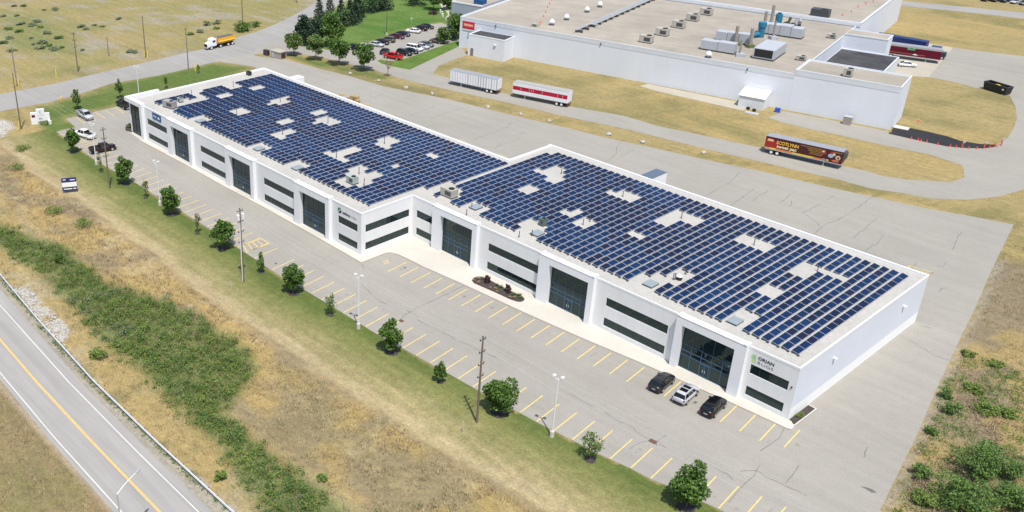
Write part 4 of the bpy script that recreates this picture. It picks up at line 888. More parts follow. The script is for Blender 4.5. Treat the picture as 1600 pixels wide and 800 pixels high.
for i, (u, v, h, lab) in enumerate(((1148, 70, 5.2, 'brown exhaust stack between the two front white air handlers'), (1171, 74, 5.2, 'brown exhaust stack right of the front air handlers'), (1193, 46, 5.2, 'brown exhaust stack rising behind the teal duct'), (1204, 39, 5.8, 'brown exhaust stack at the left end of the long air handler'), (1207, 61, 5.0, 'thin grey stack in front of the long air handler'), (1155, 88, 4.6, 'grey stack with white fan parts near the front parapet'))):
    t = thing('exhaust_stack', lab, 'exhaust stack', at(u, v, ZR), 0, 'exhaust stacks on the warehouse roof'); b = MB(); r = .45 if i < 4 else .28
    b.cyl((0, 0, 0), (0, 0, h), r, r, 10); b.build('pipe', BROWNP, t); b = MB(); b.obox((0, 0, 0), (1.8, 1.6, .9), WA + i); b.obox((.9, .4, 0), (1.0, .8, .6), WA); b.build('fan_housing', mat('olive_housing', (.14, .16, .08), .6) if i < 2 else PALEU, t)
t = thing('teal_duct', 'tall teal painted dust collector with a sloping duct among the roof machinery', 'duct', at(1188, 58, ZR), WA)
b = MB(); b.cyl((0, 0, 0), (0, 0, 3.0), .9, .9, 12); b.cyl((0, 0, 3.0), (0, 0, 4.2), 1.1, 1.1, 12); b.build('cyclone', TEAL, t); b = MB(); b.tube([(0, 0, 1.0), (-1.4, -2.4, .9), (-2.0, -4.6, .4)], .6, 10); b.build('pipe', TEAL, t)
t = thing('teal_duct', 'second teal drum behind the long white air handler', 'duct', at(1215, 40, ZR), WA); b = MB(); b.cyl((0, 0, 0), (0, 0, 3.4), .95, .95, 12); b.build('drum', TEAL, t); b = MB(); b.cyl((0, 0, 3.4), (0, 0, 3.8), .5, .5, 12); b.build('cap', DGREY, t)
for i, (u, v, lab) in enumerate(((1228, 42, 'dark blower with a tilted outlet behind the long air handler'), (1238, 44, 'dark round blower at the right of the roof machinery'), (1248, 42, 'grey tilted blower outlet at the right end of the roof machinery'))):
    t = thing('blower', lab, 'blower', at(u, v, ZR), i); b = MB(); b.cyl((0, -.5, .8), (0, .5, .8), .8, .8, 12); b.build('scroll', DGREY, t); b = MB(); b.cyl((.4, 0, 1.0), (.9, 0, 3.0 - i * .4), .35, .45, 8); b.build('outlet', mat('olive_pipe', (.12, .13, .08), .6) if i == 0 else STEEL, t)
t = thing('pipe_rack', 'long rack of silver pipes crossing the tan warehouse roof', 'pipe rack', W(36.5, 4, ZR), WA)
b = MB()
for k in range(4): b.tube([(-.6 + k * .55, 0 if k < 2 else 9, .9), (-.6 + k * .55, 55.5, .9)], .16, 6)
b.tube([(-.6, 9, .9), (2.6, 9, .9)], .16, 6); b.build('pipe', STEEL, t)
for k in range(14): b = MB(); b.box(-.9, 1.4, k * 4 + 1.0, k * 4 + 1.2, 0, .72); b.build('support', DGREY, t)
cone = None
def put_cone(u, v, z, lab, grp, sc=1.0):
    global cone
    if cone is None:
        cone = thing('traffic_cone', lab, 'traffic cone'); b = MB(); b.cyl((0, 0, .05), (0, 0, .75), .19, .04, 10); b.build('body', ORANGE, cone); b = MB(); b.box(-.23, .23, -.23, .23, 0, .05); b.build('base', ORANGE, cone); b = MB(); b.cyl((0, 0, .38), (0, 0, .5), .118, .09, 10); b.build('stripe', INKW, cone); o = cone
    else: o = copy_tree(cone)
    o['label'] = lab; o['group'] = grp; o.location = at(u, v, z); o.scale = (sc, sc, sc)
for x, y in [(390, 268), (468, 284), (500, 293), (566, 306), (692, 334), (833, 355), (898, 366), (1043, 378), (1135, 380), (1283, 370), (1345, 357), (1345, 334)]: put_cone(1370 + x / 7.273, 180 + y / 7.273, 0.04, 'small orange traffic cone along the edge of the fresh black asphalt', 'orange cones by the fresh asphalt', .85)
for x, y in [(25, 405), (42, 362), (92, 262), (125, 195), (155, 115), (185, 65), (217, 8)]: put_cone(840 + x / 10, y / 10, ZR, 'orange cone in the dotted line across the left of the tan warehouse roof', 'orange cones on the warehouse roof', 1.0)
for x, y in [(465, 97), (520, 75), (562, 45), (610, 25), (657, 12)]: put_cone(1200 + x / 4, y / 4, ZB, 'orange cone on the far raised roof of the warehouse', 'orange cones on the far raised roof', 1.0)
drum = None
for x, y in [(965, 372), (1215, 378), (1412, 345)]:
    o = thing('warning_post', 'tall orange and white warning post beside the fresh black asphalt', 'warning post', at(1370 + x / 7.273, 180 + y / 7.273, .04), 0, 'warning posts by the fresh asphalt')
    b = MB(); b.cyl((0, 0, 0), (0, 0, 1.3), .16, .13, 8); b.build('body', ORANGE, o); b = MB(); b.box(-.05, .45, -.02, .02, 1.3, 1.8); b.build('flag', PAINT_W, o)
t = thing('survey_marker', 'tiny orange marker on the bare patch beside the warehouse corner', 'marker', at(1434.5, 190.5)); b = MB(); b.cyl((0, 0, 0), (0, 0, .5), .3, .1, 8); b.build('cone', ORANGE, t); b = MB(); b.cyl((0, 0, .5), (0, 0, .9), .04, n=6); b.build('stake', INKW, t)
b = MB(); b.obox((0, 0, 0), (3.2, 2.2, .15), WA); tag(b.build('door_landing', CONC, loc=W(122.7, 3.2)), 'small pale concrete landing by the end wall of the warehouse', 'landing')
t = thing('yellow_bollard', 'yellow bollard by the foot of the near warehouse corner', 'bollard', at(1391.5, 207)); b = MB(); b.cyl((0, 0, 0), (0, 0, 1.2), .14, n=8); b.build('post', YEL, t); b = MB(); b.cyl((0, 0, 1.2), (0, 0, 1.28), .15, .06, 8); b.build('cap', BLACK, t)
# ------------------------------------------------------------------ vehicles
PAINTS = {}
def paint(nm, c, rough=.22):
    if nm not in PAINTS: PAINTS[nm] = mat('car_paint_' + nm, c, rough, coat=.25)
    return PAINTS[nm]
CP = dict(black=(.004, .004, .005), charcoal=(.018, .019, .022), silver=(.48, .49, .52), white=(.80, .80, .80), maroon=(.085, .008, .014), navy=(.012, .017, .04), red=(.55, .012, .010), bronze=(.12, .095, .07), grey=(.14, .145, .15), darkred=(.022, .005, .007))
def ring(x, w, zb, zt, tuck=.93, crown=.03):
    return [(x, -w * .90, zb), (x, -w, zb + .18), (x, -w, zb + (zt - zb) * .62), (x, -w * tuck, zt), (x, 0, zt + crown), (x, w * tuck, zt), (x, w, zb + (zt - zb) * .62), (x, w, zb + .18), (x, w * .90, zb)]
def wheels(t, xs, w, r=.34, hub=HUBM, width=.24):
    for x in xs:
        for s in (-1, 1):
            b = MB(); y1 = s * (w + .015); y0 = y1 - s * width
            b.cyl((x, y0, r), (x, y1, r), r, r, 14); wh_ = b.build('wheel', RUBBER, t)
            b = MB(); b.cyl((x, y1, r), (x, y1 + s * .012, r), r * .64, r * .56, 12); b.build('rim', hub, wh_)
def car(kind, colour, loc, heading, label, cat='car', group=None):
    """front towards +x"""
    t = thing({'sedan': 'parked_car', 'suv': 'parked_suv', 'van': 'parked_van', 'pickup': 'pickup_truck'}[kind], label, cat, loc, R_(heading), group)
    P = paint(colour, CP[colour])
    if kind == 'pickup':
        L, w = 5.8, .98; zb = .42
        b = MB(); b.loft([ring(-2.88, .90, .55, 1.02), ring(-2.8, w, zb, 1.10), ring(-.75, w, zb, 1.12), ring(.55, w, zb, 1.12), ring(1.5, w, zb, 1.15), ring(2.65, w * .95, zb, 1.06), ring(2.9, w * .86, .55, .92)])
        b.build('body', P, t, smooth=True)
        b = MB(); x0, x1 = -2.72, -.85; y = .86
        b.box(x0, x1, -.80, .80, 1.150, 1.156, 1)
        for q in ((x0 - .08, x1, -.97, -.80), (x0 - .08, x1, .80, .97), (x0 - .1, x0, -.80, .80)): b.box(q[0], q[1], q[2], q[3], 1.10, 1.32, 0)
        b.build('cargo_bed', [P, BLACK], t)
        gx = (-.80, -.62, .95, 1.62); roofz, belt = 1.86, 1.13
    elif kind == 'sedan':
        L, w = 4.7, .90; zb = .26
        b = MB(); b.loft([ring(-2.33, .72, .42, .80), ring(-2.25, .84, .30, .92), ring(-1.5, w, zb, .96), ring(0, w, zb, .92), ring(1.1, w, zb, .92), ring(1.9, w * .95, zb, .80), ring(2.25, w * .82, .30, .70), ring(2.35, w * .66, .36, .60)])
        b.build('body', P, t, smooth=True); gx = (-1.95, -.95, .25, 1.15); roofz, belt = 1.44, .93
    elif kind == 'suv':
        L, w = 4.7, .94; zb = .32
        b = MB(); b.loft([ring(-2.33, .80, .48, .95), ring(-2.24, .90, .36, 1.06), ring(-1.4, w, zb, 1.08), ring(.2, w, zb, 1.05), ring(1.15, w, zb, 1.06), ring(1.95, w * .95, zb, .96), ring(2.26, w * .84, .36, .84), ring(2.36, w * .7, .42, .72)])
        b.build('body', P, t, smooth=True); gx = (-2.22, -1.85, .30, 1.15); roofz, belt = 1.68, 1.05
    else:
        L, w = 5.1, .98; zb = .32
        b = MB(); b.loft([ring(-2.55, .88, .45, 1.05), ring(-2.45, .95, .36, 1.12), ring(0, w, zb, 1.08), ring(1.4, w, zb, 1.06), ring(2.2, w * .93, zb, .92), ring(2.55, w * .75, .4, .72)])
        b.build('body', P, t, smooth=True); gx = (-2.48, -2.25, .75, 1.75); roofz, belt = 1.78, 1.07
    wb, wt = w * .91, w * .74
    b = MB(); B0 = [(gx[0], -wb, belt), (gx[3], -wb, belt), (gx[3], wb, belt), (gx[0], wb, belt)]; T0 = [(gx[1], -wt, roofz - .05), (gx[2], -wt, roofz - .05), (gx[2], wt, roofz - .05), (gx[1], wt, roofz - .05)]
    b.add(B0 + T0, [(0, 1, 5, 4), (1, 2, 6, 5), (2, 3, 7, 6), (3, 0, 4, 7)]); b.build('window', CARGLASS, t)
    b = MB(); e = .045
    b.loft([[(x, -wt * k, z) , (x, -wt * k * .8, z + .04), (x, 0, z + .055), (x, wt * k * .8, z + .04), (x, wt * k, z), (x, 0, z - .02)] for x, k, z in ((gx[1] - .10, .98, roofz - .08), (gx[1] + .12, 1.02, roofz - .045), ((gx[1] + gx[2]) / 2, 1.03, roofz - .03), (gx[2] - .12, 1.02, roofz - .045), (gx[2] + .08, .97, roofz - .085))])
    def pil(a, c, r=.035): b.tube([a, c], r, 5)
    for s in (-1, 1):
        pil((gx[0], s * wb, belt), (gx[1], s * wt, roofz - .05), .05); pil((gx[3], s * wb, belt), (gx[2], s * wt, roofz - .05), .04)
        for f in ((.38, .72) if kind in ('suv', 'van') else (.5,)): pil((gx[0] + (gx[3] - gx[0]) * f, s * (wb + .005), belt), (gx[1] + (gx[2] - gx[1]) * f, s * (wt + .005), roofz - .05), .035)
    b.build('roof', P, t, smooth=True)
    if kind == 'suv' and colour == 'silver':
        b = MB(); b.box(-1.35, -.55, -.52, .52, roofz + .026, roofz + .034); b.box(-.35, .25, -.52, .52, roofz + .026, roofz + .034); b.build('sunroof', CARGLASS, t)
        b = MB()
        for s in (-1, 1): b.box(-1.7, .2, s * wt - .03, s * wt + .03, roofz - .03, roofz + .05)
        b.build('roof_rail', STEEL, t)
    xf = L / 2
    for s in (-1, 1):
        b = MB(); zf = {'pickup': .86, 'sedan': .60, 'suv': .74, 'van': .66}[kind]
        b.box(xf - .32, xf - .06, s * w * .80 - .14, s * w * .80 + .1, zf, zf + .16); b.build('headlight', CLEARL, t)
        b = MB(); zr = {'pickup': .80, 'sedan': .72, 'suv': .82, 'van': .85}[kind]
        b.box(-xf - .01, -xf + .22, s * w * .84 - .08, s * w * .84 + .09, zr, zr + .18); b.build('taillight', REDL, t)
        b = MB(); b.box(gx[3] - .42, gx[3] - .25, s * (w + .02), s * (w + .20), belt + .02, belt + .18); b.build('mirror', P if colour != 'silver' else DGREY, t)
    b = MB(); b.box(xf - .06, xf + .03, -.5, .5, .34, .56); b.box(-xf - .03, -xf + .10, -.62, .62, .34, .50); b.build('bumper', BLACK if kind != 'pickup' else STEEL, t)
    b = MB(); b.box(-xf - .036, -xf - .02, -.26, .26, .58, .70); b.build('number_plate', STEEL, t)
    t.scale = (1.05, 1.05, 1.06)
    r = .40 if kind == 'pickup' else .36 if kind in ('suv', 'van') else .33
    wheels(t, ((-1.75, 1.85) if kind == 'pickup' else (-1.42, 1.42)), w, r)
    return t
Z2 = .02
def C(u, v): p = at(u, v); return (p[0], p[1], .03)
car('suv', 'charcoal', C(1033.5, 603), 96, 'dark charcoal SUV, leftmost of the three cars parked before the near glass entrance', 'suv')
car('suv', 'silver', C(1071, 621.5), 96, 'silver SUV with dark glass roof panels, between a charcoal and a black car', 'suv')
car('suv', 'black', C(1114, 641), 96, 'shiny black SUV parked nearest the white building corner', 'suv')
car('pickup', 'silver', C(133.5, 184), 0, 'silver pickup truck nose out on the far lot, nearest the pylon sign', 'pickup truck')
car('pickup', 'black', C(193.5, 167.5), 178, 'black pickup truck parked on the far lot close to the corner entrance', 'pickup truck')
car('pickup', 'white', C(133, 214.5), 193, 'white crew cab pickup behind a young tree on the far lot', 'pickup truck')
car('pickup', 'darkred', C(161, 236.5), 82, 'very dark red pickup truck by the white lamp post on the far lot', 'pickup truck')
U_ = lambda x, y: (540 + x / 8.889, 30 + y / 8.889)
HN, HS = 22, 16
for x, y, k, c, h, lab in [(150, 430, 'suv', 'black', HN, 'black SUV half hidden behind the roadside trees in the upper lot'), (285, 412, 'sedan', 'silver', HN, 'pale silver sedan next to the black SUV at the left end of the upper row'), (425, 375, 'sedan', 'silver', HN, 'silver sedan in the upper row before two dark cars'), (500, 345, 'sedan', 'black', HN, 'black sedan squeezed between a silver sedan and a bronze SUV'),
                         (585, 315, 'suv', 'bronze', HN + 180, 'dark bronze SUV with red tail lamps beside the upper lot lamp'), (715, 265, 'sedan', 'maroon', HN, 'maroon sedan in the upper row right of the lamp'), (795, 232, 'sedan', 'navy', HN, 'dark blue sedan right of the maroon sedan'), (940, 187, 'sedan', 'white', HN + 180, 'white sedan in the upper row'), (1035, 155, 'suv', 'darkred', HN + 180, 'dark wine SUV between the white sedan and a black car'), (1125, 128, 'sedan', 'black', HN, 'black sedan at the far right end of the upper row'),
                         (660, 550, 'pickup', 'red', HS + 180, 'bright red pickup truck at the tip of the lower row'), (815, 497, 'suv', 'charcoal', HS, 'charcoal SUV next to the red pickup'), (905, 470, 'sedan', 'black', HS, 'black sedan next to the white van in the lower row'), (960, 432, 'van', 'white', HS, 'white van in the lower row of the upper lot'), (1060, 404, 'sedan', 'silver', HS, 'silver sedan right of the white van'), (1120, 375, 'sedan', 'grey', HS, 'grey sedan at the right end of the lower row'), (1265, 330, 'suv', 'bronze', HS + 180, 'bronze SUV parked under the small tree by the warehouse'),
                         (545, 470, 'sedan', 'charcoal', 118, 'dark grey car driving down the aisle of the upper lot')]:
    car(k, c, C(*U_(x, y)), h, lab, {'sedan': 'car', 'suv': 'suv', 'van': 'van', 'pickup': 'pickup truck'}[k])
car('sedan', 'white', C(1417, 104), 38, 'white car with an open dark door on the pale loading apron', 'car')
for u, v, k, c, lab in ((1541, 1.2, 'suv', 'maroon', 'maroon car cut by the top edge in the far car park'), (1556, 2, 'suv', 'charcoal', 'dark grey car in the far car park beside the maroon one'), (1571, 3, 'suv', 'navy', 'dark blue car in the far car park'), (1586.5, 5, 'sedan', 'silver', 'silver car in the far car park'), (1600, 7, 'sedan', 'grey', 'grey car cut by the right edge in the far car park')):
    car(k, c, C(u, v), -100, lab, 'car')
# ---- semi trailers
def trailer(label, loc, heading, side, skin, roof, L=16.1, Wd=2.6, band=None, logo=None, stripes=False, rear='r'):
    """rear towards -x, near side is -y"""
    t = thing('semi_trailer', label, 'trailer', loc, R_(heading)); h0, h1 = 1.2, 4.1; a = L / 2; w = Wd / 2
    b = MB(); b.box(-a, a, -w, w, h0, h1 - .04, 0); b.build('box', skin, t)
    b = MB(); b.box(-a - .02, a + .02, -w - .02, w + .02, h1 - .039, h1); b.build('roof', roof, t)
    b = MB(); b.box(-a, a, -w - .03, -w + .02, h0 - .10, h0 + .06); b.box(-a, a, w - .02, w + .03, h0 - .10, h0 + .06); b.box(-a + .3, a - .3, -.5, .5, h0 - .3, h0 - .01); b.build('chassis', STEEL, t)
    for x in (-a + 1.6, -a + 2.9):
        for s in (-1, 1):
            b = MB(); b.cyl((x, s * (w - .55), .52), (x, s * w, .52), .52, .52, 14); ww = b.build('wheel', RUBBER, t)
            b = MB(); b.cyl((x, s * w, .52), (x, s * (w + .02), .52), .32, .25, 12); b.build('hub', HUBW, ww)
    for s in (-1, 1):
        b = MB(); b.box(a - 3.6, a - 3.4, s * .95 - .08, s * .95 + .08, .1, h0 - .1); b.box(a - 3.75, a - 3.25, s * .95 - .2, s * .95 + .2, .02, .1); b.build('landing_leg', STEEL, t)
    b = MB(); b.box(-a - .04, -a - .001, -w + .08, -.03, h0 + .1, h1 - .15); b.box(-a - .04, -a - .001, .03, w - .08, h0 + .1, h1 - .15); b.build('rear_door', skin, t)
    b = MB(); b.box(-a - .06, -a + .1, -w + .1, w - .1, .55, .70); b.box(-a - .03, -a + .05, -.8, -.7, .70, h0); b.box(-a - .03, -a + .05, .7, .8, .70, h0); b.build('bumper', REDL if not stripes else STEEL, t)
    if stripes:
        b = MB(); n = 26; rr = random.Random(5)
        for k in range(n + 1):
            x = -a + L * k / n; ww = rr.choice((.04, .05, .10)); b.box(x - ww, x + ww, -w - .025, -w - .001, h0 + .08, h1 - .08)
        b.build('side_post', mat('grey_side_post', (.46, .47, .50), .5), t)
    if band:
        b = MB(); z0, z1, m = band; b.poly([(-a + .05, -w - .012, z0), (a - .05, -w - .012, z0), (a - .05, -w - .012, z1), (-a + .05, -w - .012, z1)]); bo = b.build('colour_band', m, t)
    else: bo = None
    return t, bo, a, w, h0, h1
SKINW = layered('white_trailer_skin', (.76, .77, .79), .5, [(.4, .95, 1.03, (1, .2, .3), 4)]); ROOFG = mat('grey_trailer_roof', (.29, .30, .33), .5, var=.07, scale=.6); ROOFW = mat('pale_trailer_roof', (.37, .36, .345), .55, var=.05, scale=.6)
def mid(u0, v0, u1, v1, z=1.15):
    p, q = at(u0, v0, z), at(u1, v1, z); dx, dy = q[0] - p[0], q[1] - p[1]; L = math.hypot(dx, dy); h = math.atan2(dy, dx)
    cx, cy = (p[0] + q[0]) / 2 - math.sin(h) * 1.3, (p[1] + q[1]) / 2 + math.cos(h) * 1.3
    return (cx, cy, .03), math.degrees(h), L
# white trailer: rear to the right -> heading + 180, near side is +y then
loc, h, L = mid(702.5, 126, 776, 141.8)
def flip(t, bo): pass
t, *_ = trailer('white ribbed semi trailer standing alone on the service road, leftmost of three', loc, h + 180, None, SKINW, ROOFG, L=14.6, stripes=False)
b = MB(); rr = random.Random(5)
for k in range(19):
    x = -7.25 + 14.5 * (k / 18.0) ; ww = rr.choice((.05, .06, .14)); b.box(x - ww, x + ww, 1.301, 1.325, 1.28, 4.0)
b.build('side_post', mat('grey_side_post', (.40, .41, .45), .5), t)
loc, h, L = mid(800.5, 145.3, 886.5, 162)
t, *_ = trailer('white semi trailer with a long red band on its side, middle of three', loc, h + 180, None, SKINW, ROOFW, L=15.4)
b = MB(); b.poly([(-7.55, 1.312, 2.15), (7.62, 1.312, 2.15), (7.62, 1.312, 3.2), (-7.55, 1.312, 3.2)][::-1]); bo = b.build('colour_band', layered('red_trailer_band', (.42, .015, .045), .5, [(.6, .85, 1.15, None, 3)]), t)
b = MB()
for x in (3.0, 2.4, 1.9, -.6, -4.8, -6.2, 5.4): b.poly([(x, 1.318, 2.3), (x - .12, 1.318, 2.3), (x - .12, 1.318, 3.05), (x, 1.318, 3.05)])
b.build('lettering', mat('pale_pink_lettering', (.62, .35, .34), .5), bo)
b = MB()
for k in range(18): x = -7.4 + k * .86; b.box(x, x + .5, 1.302, 1.316, 3.5, 3.56); b.box(x, x + .5, 1.302, 1.316, 1.6, 1.66)
b.build('reflector_tape', mat('blue_grey_tape', (.42, .47, .55), .5), t)
loc, h, L = mid(1194.6, 231.5, 1313, 258)
MAR = layered('maroon_trailer_skin', (.085, .010, .022), .4, [(.25, .7, 1.5, None, 3)])
t, bo, a, w, h0, h1 = trailer('maroon and black refrigerated trailer with yellow lettering and flame stripe, rightmost of three', loc, h, None, MAR, ROOFG, L=16.1)
y = -w - .012
b = MB(); b.poly([(-a + .1, y, 1.30), (4.2, y, 1.30), (4.2, y, 1.62), (-a + .1, y, 1.62)], 0); b.poly([(-5.6, y - .004, 1.30), (-2.0, y - .004, 1.30), (-2.2, y - .004, 1.62), (-5.6, y - .004, 1.62)], 1); b.poly([(-a + .1, y - .004, 1.45), (-7.0, y - .004, 1.30), (-7.0, y - .004, 1.62), (-a + .1, y - .004, 1.62)], 1); b.poly([(2.0, y - .004, 1.30), (4.2, y - .004, 1.30), (4.2, y - .004, 1.62), (2.6, y - .004, 1.62)], 1)
b.build('flame_stripe', [mat('flame_yellow', (.78, .55, .04), .5), mat('flame_orange', (.75, .20, .05), .5)], t)
b = MB(); b.poly([(-a + .1, y, 1.65), (-4.6, y, 1.65), (-5.6, y, 3.2), (-a + .1, y, 3.7)], 0); b.poly([(-7.7, y - .004, 3.05), (-6.4, y - .004, 3.05), (-6.3, y - .004, 3.5), (-7.5, y - .004, 3.6)], 1); b.poly([(-3.9, y, 1.7), (a - .1, y, 1.7), (a - .1, y, 3.95), (-4.6, y, 3.95)], 2)
b.build('side_panel', [mat('glowing_red_print', (.34, .02, .02), .4), mat('cream_print', (.75, .52, .25), .5), mat('black_cherry_print', (.062, .006, .014), .4)], t)
b = MB(); add_text(b, 'SCOTLYNN', 1.05, lambda u, v: (-5.7 + u, y - .010, 2.72 + v), 0, bold=.03, width=4.7); add_text(b, 'sweet pac', 1.05, lambda u, v: (-5.5 + u, y - .010, 1.88 + v), 1, bold=.03, width=4.2)
b.build('lettering', [INKY, INKC], t)
b = MB()
for k, (x0, x1, z) in enumerate(((-.6, 4.6, 3.55), (0.8, 4.0, 3.2), (1.1, 4.3, 2.85), (1.5, 3.9, 2.5), (1.4, 3.6, 2.15), (6.2, 7.6, 3.6))):
    x = x0; rr = random.Random(k)
    while x < x1: d = rr.uniform(.12, .4); b.poly([(x, y - .010, z), (x + d, y - .010, z), (x + d, y - .010, z + .13), (x, y - .010, z + .13)]); x += d + .1
b.build('small_lettering', mat('dull_gold_lettering', (.45, .30, .05), .5), t)
b = MB()
def ell(cx, cz, rx, rz, m, k=0): b.poly([(cx + rx * math.cos(i * .5236), y - .012 - k * .003, cz + rz * math.sin(i * .5236)) for i in range(12)], m)
ell(4.2, 3.1, .55, .42, 0, 0); ell(4.1, 3.3, .3, .16, 1, 1); ell(6.0, 3.35, .5, .4, 0, 0); ell(6.3, 3.1, .3, .35, 2, 1); ell(5.7, 2.7, .55, .45, 3, 2); ell(7.2, 2.55, .50, .52, 2, 0); ell(7.25, 2.5, .26, .3, 4, 1); ell(6.8, 1.75, .75, .22, 5, 2); ell(5.2, 1.6, .3, .16, 6, 3); ell(4.5, 1.55, .35, .28, 7, 3)
b.build('fruit_print', [mat('fruit_red', (.38, .02, .025), .5), mat('print_white', (.7, .66, .6), .5), mat('print_cream', (.62, .50, .36), .5), mat('print_grey_blue', (.36, .44, .50), .5), mat('print_brown', (.22, .07, .06), .5), mat('print_orange', (.65, .16, .05), .5), mat('print_lemon', (.72, .62, .06), .5), mat('print_grey', (.28, .28, .26), .5)], t)
b = MB(); b.loft([[(a, -1.0, 2.2), (a, 1.0, 2.2), (a, 1.0, 3.9), (a, -1.0, 3.9)], [(a + .55, -.8, 2.4), (a + .55, .8, 2.4), (a + .55, .8, 3.7), (a + .55, -.8, 3.7)]]); b.build('refrigeration_unit', DGREY, t)
# trailers at the far loading dock
def simple_dock(label, u0, v0, u1, v1, skin, roof, L):
    loc, h, _ = mid(u0, v0, u1, v1); return trailer(label, loc, h, None, skin, roof, L=L)
DKM = layered('wine_trailer_skin', (.10, .006, .02), .4, [(.3, .8, 1.3, None, 3)])
t, bo, a, w, h0, h1 = simple_dock('wine red trailer with a green leaf emblem at the loading dock', 1390, 84, 1453, 92.5, DKM, ROOFG, 15.5)
b = MB(); b.poly([(-1.0, -w - .012, 3.0), (.9, -w - .012, 3.0), (1.1, -w - .012, 3.7), (-.1, -w - .012, 3.4), (-1.1, -w - .012, 3.75)], 0); b.poly([(-a, -w - .011, 1.75), (a - 4, -w - .011, 1.75), (a - 4, -w - .011, 1.95), (-a, -w - .011, 1.95)], 1); b.poly([(.5, -w - .014, 1.7), (2.0, -w - .014, 1.7), (1.2, -w - .014, 2.1)], 2); b.build('emblem', [mat('leaf_green', (.03, .40, .16), .5), mat('rust_print', (.28, .10, .06), .5), INKW], t)
b = MB(); b.box(-a, a, -w - .02, -w - .001, 3.6, 4.05); b.build('top_rail', ROOFW, t)
simple_dock('navy trailer parked behind the wine red trailer at the loading dock', 1385, 71, 1424, 78, NAVYP, NAVYP, 14.0)
t = thing('truck_tractor', 'dark blue truck cab standing at the front of the wine red trailer', 'truck', at(1461, 90.5), R_(13)); b = MB(); b.box(-1.6, 1.0, -1.2, 1.2, 1.0, 3.4); b.box(1.0, 2.6, -1.0, 1.0, .8, 2.0); b.build('cab', mat('blue_black_paint', (.015, .03, .05), .3, coat=.4), t); b = MB(); b.box(.2, 1.02, -1.22, 1.22, 2.2, 3.0); b.build('window', CARGLASS, t); wheels(t, (-1.4, 1.8), 1.2, .5)
t, *_ = trailer('white trailer with grey roof backed against the rear of the white building', (-56.3, 39.75 + 7.4, .03), 90, None, SKINW, mat('blue_grey_trailer_roof', (.11, .14, .195), .5, var=.06, scale=.6), L=14.4)
t, *_ = trailer('short white trailer with a green flash behind the far end of the building', (-156.2, 26.7 + 5.9, .03), -90, None, SKINW, mat('white_trailer_roof', (.82, .82, .82), .5), L=11.5)
b = MB(); b.poly([(-5.80, -1.0, 2.4), (-5.80, 1.0, 2.9), (-5.80, .6, 3.3), (-5.80, -.8, 3.0)]); b.build('emblem', GREENP, t)
# dump truck
t = thing('dump_truck', 'white cab dump truck with yellow box driving on the side road', 'dump truck', at(343, 73), R_(-86))
YB_ = mat('yellow_dump_paint', (.72, .36, .02), .4)
b = MB(); b.box(1.9, 3.6, -1.15, 1.15, 1.0, 2.9, 0); b.loft([[(3.6, -1.0, .8), (3.6, 1.0, .8), (3.6, 1.0, 2.2), (3.6, -1.0, 2.2)], [(5.2, -.8, .8), (5.2, .8, .8), (5.2, .8, 1.85), (5.2, -.8, 1.85)]], 0); b.box(1.85, 3.3, -1.1, 1.1, 2.9, 3.15, 0); b.build('cab', paint('white', CP['white']), t)
b = MB(); b.add([(3.605, -1.0, 2.25), (3.605, 1.0, 2.25), (3.55, .95, 2.85), (3.55, -.95, 2.85)], [(0, 1, 2, 3)]); b.box(2.3, 3.3, -1.165, 1.165, 2.1, 2.75); b.build('window', CARGLASS, t)
b = MB(); b.box(5.2, 5.28, -.75, .75, .9, 1.8); b.build('grille', BLACK, t); b = MB(); b.box(5.15, 5.4, -1.15, 1.15, .55, .85); b.build('bumper', STEEL, t)
b = MB(); b.box(-5.0, 5.0, -.5, .5, .8, 1.1); b.build('chassis', BLACK, t)
b = MB(); b.loft([[(-5.2, -.9, 1.2), (-5.2, .9, 1.2), (-5.2, 1.3, 1.9), (-5.2, 1.2, 2.95), (-5.2, -1.2, 2.95), (-5.2, -1.3, 1.9)], [(1.4, -.9, 1.2), (1.4, .9, 1.2), (1.4, 1.3, 1.9), (1.4, 1.2, 2.95), (1.4, -1.2, 2.95), (1.4, -1.3, 1.9)]]); b.build('dump_box', YB_, t)
b = MB()
for y in (-1.36, 1.36): b.tube([(-5.1, y, 1.95), (1.3, y, 1.95)], .22, 8)
b.build('side_fender', mat('amber_fender', (.78, .46, .06), .4), t)
b = MB(); b.box(-5.0, 1.2, -.95, .95, 2.96, 3.06); b.build('tarpaulin', mat('grey_tarp', (.10, .11, .12), .7), t)
for x in (3.9, -1.0 + 1.4, -2.6, -4.2):
    for s in (-1, 1):
        b = MB(); b.cyl((x, s * .75, .52), (x, s * 1.22, .52), .52, .52, 12); ww = b.build('wheel', RUBBER, t); b = MB(); b.cyl((x, s * 1.22, .52), (x, s * 1.25, .52), .34, .28, 10); b.build('hub', HUBW, ww)
for s in (-1, 1): b = MB(); b.cyl((1.75, s * .95, 1.2), (1.75, s * .95, 3.7), .09, n=8); b.build('exhaust_pipe', STEEL, t)
